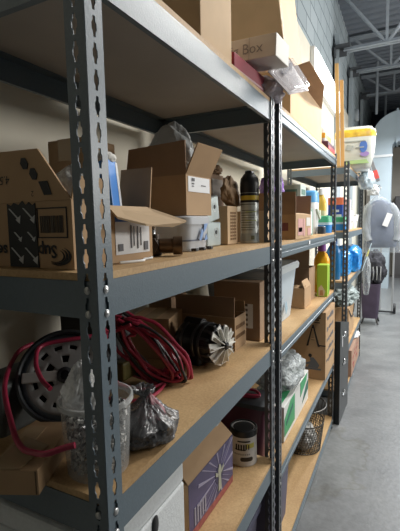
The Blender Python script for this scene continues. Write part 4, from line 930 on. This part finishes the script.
# ================================================================== rack 3
PK = film('clear_pack_film', (.80, .82, .80), .82, .15, .35, 12)
def packshape(q, d): return q
g = thing('paper_towel_pack', 'big plastic wrapped pack with yellow orange band on the farthest rack top', 'pack', (.045, 3.06, W1+.0012), rotz=.1)
loft([[(x*s+dx, y*s, z) for x, y in rrect(.31, .42, .06)] for s, z, dx in ((.80, 0, 0), (.90, .02, 0), (1.0, .13, .01), (1.03, .25, .01), (1.0, .30, .01), (.92, .335, .0), (.6, .35, 0))], MB()).build('pack_body', mat('white_green_wrap', (.72, .76, .72), .3, var=.06, vscale=9, bump=.4, bscale=14, coat=.4), g, smooth=True, angle=50)
loft([[(x*s+.01, y*s, z) for x, y in rrect(.31, .42, .06)] for s, z in ((1.035, .25), (1.04, .272), (1.02, .302), (.99, .312))], MB(), cap0=False, cap1=False).build('yellow_band', mat('yellow_orange_print', (.90, .55, .06), .35, var=.35, vscale=16), g, smooth=True)
polys('blue_print', g, (.075, -.2175, .17), '-y', [[(.03*math.cos(a*PI/6), .05*math.sin(a*PI/6)) for a in range(12)]], mat('blue_pack_print', (.08, .20, .60), .5), t=.004)
polys('violet_print', g, (.085, -.2165, .11), '-y', [[(.035*math.cos(a*PI/6), .02*math.sin(a*PI/6)) for a in range(12)]], mat('violet_pack_print', (.40, .28, .65), .5), t=.004)
polys('green_print', g, (.02, -.213, .055), '-y', [[(-.1, -.02), (.1, -.02), (.08, .012), (-.09, .006)]], mat('pale_green_print', (.45, .66, .30), .5), t=.004)
polys('grey_print', g, (.0, -.2175, .21), '-y', [[(-.10, .0), (.09, .0), (.09, .008), (-.10, .008)], [(-.06, -.06), (-.02, -.07), (.0, -.03), (-.05, -.02)], [(.02, -.05), (.08, -.05), (.08, -.042), (.02, -.042)]], mat('grey_green_print', (.42, .47, .45), .6), t=.008)
LBF = film('pale_blue_film', (.58, .70, .78), .8, .18, .6, 14)
tag(lump(.06, .16, .09, 71, .2, .12, .8, 4, fn=lambda q, d: Vector((q.x, q.y, q.z))).build('plastic_bag', LBF, smooth=True, loc=(.135, 3.30, 1.76), angle=180), 'pale blue plastic bag hanging off the farthest rack edge below the pack', 'bag')
g = thing('hanging_strip', 'dark grey hanging strip with red tag beside the big pack', 'strip', (.20, 3.95, 1.88), rot=(0, -.32, 0))
MB().box(-.018, -.012, 0, .018, .012, .36).build('strip_body', mat('dark_grey_strip', (.17, .18, .20), .5), g, bevel=.003); MB().box(-.02, -.0135, .03, .022, .0135, .12).build('red_tag', mat('red_tag_card', (.62, .08, .07), .5), g)
# second shelf of rack 3
CRM = mat('cream_white_plastic', (.70, .70, .64), .45)
def basket(lab, loc, w, d, h):
    g = thing('plastic_basket', lab, 'basket', loc, group=None)
    loft([ring(w*.86, d*.86, .02, 0), ring(w, d, .022, h)], MB(), cap1=False).build('basket_body', CRM, g, solid=.003, smooth=True, angle=30)
    MB().tube([(x, y, h) for x, y in rrect(w, d, .022)], .005, 6, closed=True).build('rim', WHITEP, g, smooth=True)
    marks('dark_hole', g, (w*.47, 0, h*.55), '+x', [(-.03, -.015, .03, .012)], mat('dark_grey_hole', (.08, .08, .08), .7))
    return g
basket('cream plastic basket on the farthest rack, nearer the camera', (-.10, 3.25, W2+.0012), .26, .30, .13)
basket('cream plastic basket on the farthest rack, beside the hung garment', (-.10, 3.66, W2+.0012), .26, .28, .13)
for k, (x, yy, r, h, lab) in enumerate(((-.08, 3.20, .055, .22, 'white jar with grey lid standing in the nearer cream basket'), (-.06, 3.62, .06, .21, 'white jar with grey lid standing in the farther cream basket'))):
    g = thing('white_jar', lab, 'jar', (x, yy, W2+.0075)); MB().lathe([(0, 0), (r*.9, 0), (r, .01), (r, h*.7), (r*.7, h*.82), (r*.7, h*.84), (0, h*.84)], 20).build('jar_body', CRM, g, smooth=True, angle=40); MB().lathe([(0, h*.83), (r*.75, h*.83), (r*.75, h), (0, h)], 20).build('lid', mat('grey_lid', (.35, .36, .36), .5), g, smooth=True, angle=40)
# third shelf of rack 3
BLF = mat('blue_package_film', (.03, .30, .78), .25, var=.35, vscale=14, bump=.5, bscale=16, coat=.4)
def bluepack(lab, loc, w, d, h, seed):
    g = thing('blue_package', lab, 'package', loc, group=None)
    lump(w/2*1.05, d/2*1.05, h/1.7, seed, .08, .07, .8, 5, fn=lambda q, d_: Vector((math.copysign(min(1, abs(d_.x)*1.5)**.6, d_.x)*w/2+.01*noise.noise(d_*6), math.copysign(min(1, abs(d_.y)*1.5)**.6, d_.y)*d/2+.01*noise.noise(d_*5), q.z))).build('pack_body', BLF, g, smooth=True, angle=180)
    return g
bluepack('bright blue plastic package on the farthest rack, nearer the camera', (-.075, 3.05, W3+.0012), .22, .30, .20, 81)
bluepack('bright blue plastic package bulging from farthest rack by the leaflet', (-.045, 3.42, W3+.0012), .26, .36, .22, 82)
YP = mat('yellow_leaflet', (.85, .75, .10), .4)
g = thing('hanging_leaflet', 'pale blue leaflet with yellow print hanging at the rack corner', 'leaflet', (.118, 3.80, 1.10), rot=(0, .28, 0))
MB().box(-.002, -.05, -.16, .002, .07, .14).build('leaflet_sheet', mat('pale_blue_leaflet', (.55, .68, .74), .4), g); MB().box(.0022, -.04, .0, .0032, .06, .07).build('yellow_print', YP, g); MB().box(-.045+.04, -.052, .0, .0, -.0505, .07).build('yellow_print', YP, g)
tag(lump(.035, .06, .22, 91, .2, .12, .9, 4).build('plastic_bag', film('grey_clear_film', (.45, .49, .52), .35, .2), smooth=True, loc=(.105, 3.97, .66), angle=180), 'grey clear plastic bag hanging below the pale blue leaflet', 'bag')
# fourth shelf of rack 3: carton with cord, mesh
g = carton('corded_carton', 'brown carton tied with dark cord on the lower shelf of farthest rack', (-.09, 3.18, W4+.001), .26, .42, .27, closed=True, m=KRAFT)
MB().tube(smooth_path([(.132, -.20, .25), (.135, -.05, .17), (.135, .1, .16), (.132, .2, .24)], 8), .006, 8).build('dark_cord', BLACK, g, smooth=True)
tag(lump(.14, .30, .09, 95, .3, .2, .6, 5, freq=3).build('wire_mesh_bundle', mat('grey_green_mesh', (.30, .36, .36), .5, var=.5, vscale=60), smooth=True, loc=(-.09, 3.30, W4+.2765), angle=180), 'grey green crumpled mesh bundle on top of the corded carton', 'mesh')
tag(lump(.045, .05, .06, 96, .25, .15, .7, 4).build('plastic_bag', WFILM, smooth=True, loc=(-.02, 2.80, W4+.0012), angle=180), 'small white plastic bag at near end of the farthest rack lower shelf', 'bag')
g = carton('red_print_carton', 'brown carton with red printing at the bottom of the farthest rack', (-.06, 3.32, W5+.001), .26, .68, .24, closed=True, m=mat('rosy_cardboard', (.40, .25, .18), .8, var=.08, vscale=14))
rnd = random.Random(19); rc = []
for k in range(10): x = rnd.uniform(-.3, .2); z = rnd.uniform(-.09, .06); rc.append((x, z, x+rnd.uniform(.04, .1), z+rnd.uniform(.012, .03)))
marks('red_print', g, (.1303, 0, .12), '+x', rc, mat('brick_red_print', (.36, .07, .06), .7))
marks('red_print', g, (0, -.3403, .12), '-y', [(x*.35, z, x2*.35, z2) for x, z, x2, z2 in rc], mat('brick_red_print', (.36, .07, .06), .7))
g = thing('white_packet', 'white crumpled packet on top of the red printed carton', 'packet', (.03, 3.50, W5+.2455)); lump(.05, .12, .022, 97, .2, .15, .6, 4).build('packet_body', mat('white_packet_paper', (.72, .73, .72), .6), g, smooth=True, angle=180)
late = ('blue and green tubs stacked at the near', 'blue white box with orange', 'pale pinkish white carton', 'blue bottle at the far end')
for o in list(bpy.data.objects):
    if o.parent is None and o.name not in ('camera',) and (o.name not in N3 or any(str(o.get('label', '')).startswith(s) for s in late)):
        o.location.x -= .037; o.location.y += .28
# ================================================================== hanging garment
g = thing('hanging_garment', 'grey navy garment in clear plastic hanging at the rack end', 'garment', (.19, 4.62, 1.02), rotz=.25)
def gl(rings, n=36, seed=1, amp=.012):
    out = []
    for z, cx, w, d in rings:
        rr = []
        for i in range(n):
            a = 2*PI*i/n; c_, s_ = math.cos(a), math.sin(a)
            f = 1+amp/.05*.35*noise.noise(Vector((c_*2.2, s_*2.2, z*2.5+seed)))+.05*math.sin(7*a+seed+z*3)
            x = (abs(c_)**.75)*(1 if c_ > 0 else -1)*w*f; y = (abs(s_)**.8)*(1 if s_ > 0 else -1)*d*f
            rr.append((cx+x, y, z))
        out.append(rr)
    return out
NV = mat('navy_grey_cloth', (.10, .125, .20), .8, var=.25, vscale=7, bump=.3, bscale=30)
b = MB(); loft(gl([(.14, .01, .15, .055), (.22, .01, .155, .06), (.36, .0, .145, .062), (.50, -.01, .14, .06), (.60, -.02, .13, .055), (.655, -.03, .08, .045), (.68, -.035, .045, .035)]), b); b.build('jacket_body', NV, g, smooth=True, angle=180)
for s, nm in ((-1, 'sleeve'), (1, 'sleeve')):
    b = MB(); pts = [(s*.10-.02, 0, .62), (s*.145-.01, -.01, .54), (s*.165, -.02, .42), (s*.16, -.04, .30), (s*.14, -.055, .22)]
    b.tube(smooth_path(pts, 5), [.045]*8+[.042]*7+[.036]*6, 14); b.build(nm, mat('grey_cloth', (.30, .33, .36), .8, var=.2, vscale=9), g, smooth=True)
GC = film('garment_cover_film', (.50, .56, .62), .22, .15, .8, 12)
b = MB(); loft(gl([(.08, .02, .20, .075), (.20, .02, .196, .085), (.36, .01, .188, .088), (.50, .0, .185, .085), (.61, -.02, .165, .07), (.68, -.035, .085, .05), (.73, -.04, .03, .025)], seed=4, amp=.02), b, cap0=False); b.build('plastic_cover', GC, g, smooth=True, angle=180)
MB().tube(smooth_path([(-.04, 0, .70), (-.04, 0, .78), (-.02, 0, .82), (-.05, 0, .845), (-.075, 0, .82)], 6), .004, 8).build('hanger_hook', CHR, g, smooth=True)
b = MB(); b.box(-.03, -.012, -.06, .03, -.009, .09); b.build('paper_tag', PAPER, g, rot=(0, .35, 0), loc=(.03, -.092, .44))
tag(lump(.05, .07, .06, 101, .3, .18, .7, 5).build('plastic_bag', mat('white_bag_film', (.72, .75, .76), .3, bump=.5, bscale=20), smooth=True, loc=(.11, 4.32, 1.74), angle=180), 'white knotted plastic bag hung above the covered garment', 'bag')
o = MB().lathe([(.010, 0), (.010, .16)], 10, M=Matrix.Rotation(PI/2, 4, 'Y')).build('hanging_rod', BLACKSTEEL); o.location = (.0, 4.62, 1.862); tag(o, 'short dark rod the covered garment hangs from', 'rod')
# things below the garment
PUR = mat('plum_fabric', (.055, .04, .07), .75, var=.15, vscale=9)
g = thing('fabric_hamper', 'plum fabric hamper on short black legs standing in the aisle end', 'hamper', (.02, 5.72, .0008))
loft([[(x, y, z) for x, y in rrect(w, d, .04)] for w, d, z in ((.20, .24, .09), (.23, .28, .30), (.25, .30, .58))], MB()).build('hamper_body', PUR, g, smooth=True, angle=40)
for x in (-.08, .08):
    for yy in (-.09, .09): MB().tube([(x, yy, .10), (x*1.35, yy*1.3, 0.006)], .013, 8).build('leg', BLACK, g)
g = thing('draped_coat', 'black coat bundle heaped over the plum hamper below the garment', 'coat', (.03, 5.74, .5855)); lump(.16, .16, .23, 111, .3, .15, .75, 5).build('coat_cloth', mat('black_cloth', (.03, .03, .038), .85, var=.3, vscale=10), g, smooth=True, angle=180)
b = MB()
for k in range(3): b.tube(smooth_path([(.02+k*.05, -.15, .06), (.03+k*.045, -.185, .14), (.02+k*.05, -.16, .25)], 6), .008, 6)
b.build('grey_strap', mat('grey_strap', (.30, .31, .32), .6), g, smooth=True)
g = thing('hand_truck', 'dark upright hand truck standing behind the plum hamper', 'hand truck', (.21, 6.4, 0))
MB().box(-.13, -.02, .03, .10, .01, .05).build('toe_plate', BLACK, g)
for x in (-.1, .08): MB().tube([(x, .02, .05), (x, .05, 1.15)], .014, 10).build('rail', mat('grey_tube', (.35, .36, .37), .4, .4), g, smooth=True)
for x in (-.13, .11): MB().lathe([(0, -.02), (.075, -.02), (.08, -.012), (.08, .012), (.075, .02), (0, .02)], 24, M=Matrix.Translation((x, .10, .081)) @ Matrix.Rotation(PI/2, 4, 'Y')).build('wheel', BLACK, g, smooth=True)
# ================================================================== light
def area(name, loc, size, sizey, power, rot=(0, 0, 0), col=(1, .97, .92)):
    d = bpy.data.lights.new(name, 'AREA'); d.shape = 'RECTANGLE'; d.size = size; d.size_y = sizey; d.energy = power; d.color = col
    o = bpy.data.objects.new(name, d); C.objects.link(o); o.location = loc; o.rotation_euler = rot; return o
WARM = (1, .975, .93); COOL = (.93, .97, 1)
area('hung_strip_lamp', (.72, 1.75, 2.80), .14, 1.3, 16, (0, .35, 0), WARM)
area('hung_strip_lamp', (.72, 3.6, 2.9), .14, 1.3, 20, (0, .25, 0), WARM)
area('hung_strip_lamp', (.85, 5.8, 3.0), .16, 1.3, 40, (0, .1, 0), COOL)
area('hung_strip_lamp', (1.2, 8.2, 3.2), .16, 1.3, 70, (0, .0, 0), COOL)
area('block_wall_fill', (1.9, 4.6, 4.3), .3, 2.4, 20, (0, .9, 0), COOL)  # added fill light to brighten the block wall, no actual fixture
area('far_bay_lamp', (3.1, 4.0, 2.2), .5, 4.4, 88, (0, PI/2, 0), WARM)
w = bpy.data.worlds.new('room_light'); S.world = w; w.use_nodes = True
w.node_tree.nodes['Background'].inputs['Color'].default_value = (.75, .85, 1, 1); w.node_tree.nodes['Background'].inputs['Strength'].default_value = .02
S.view_settings.exposure = 0.75
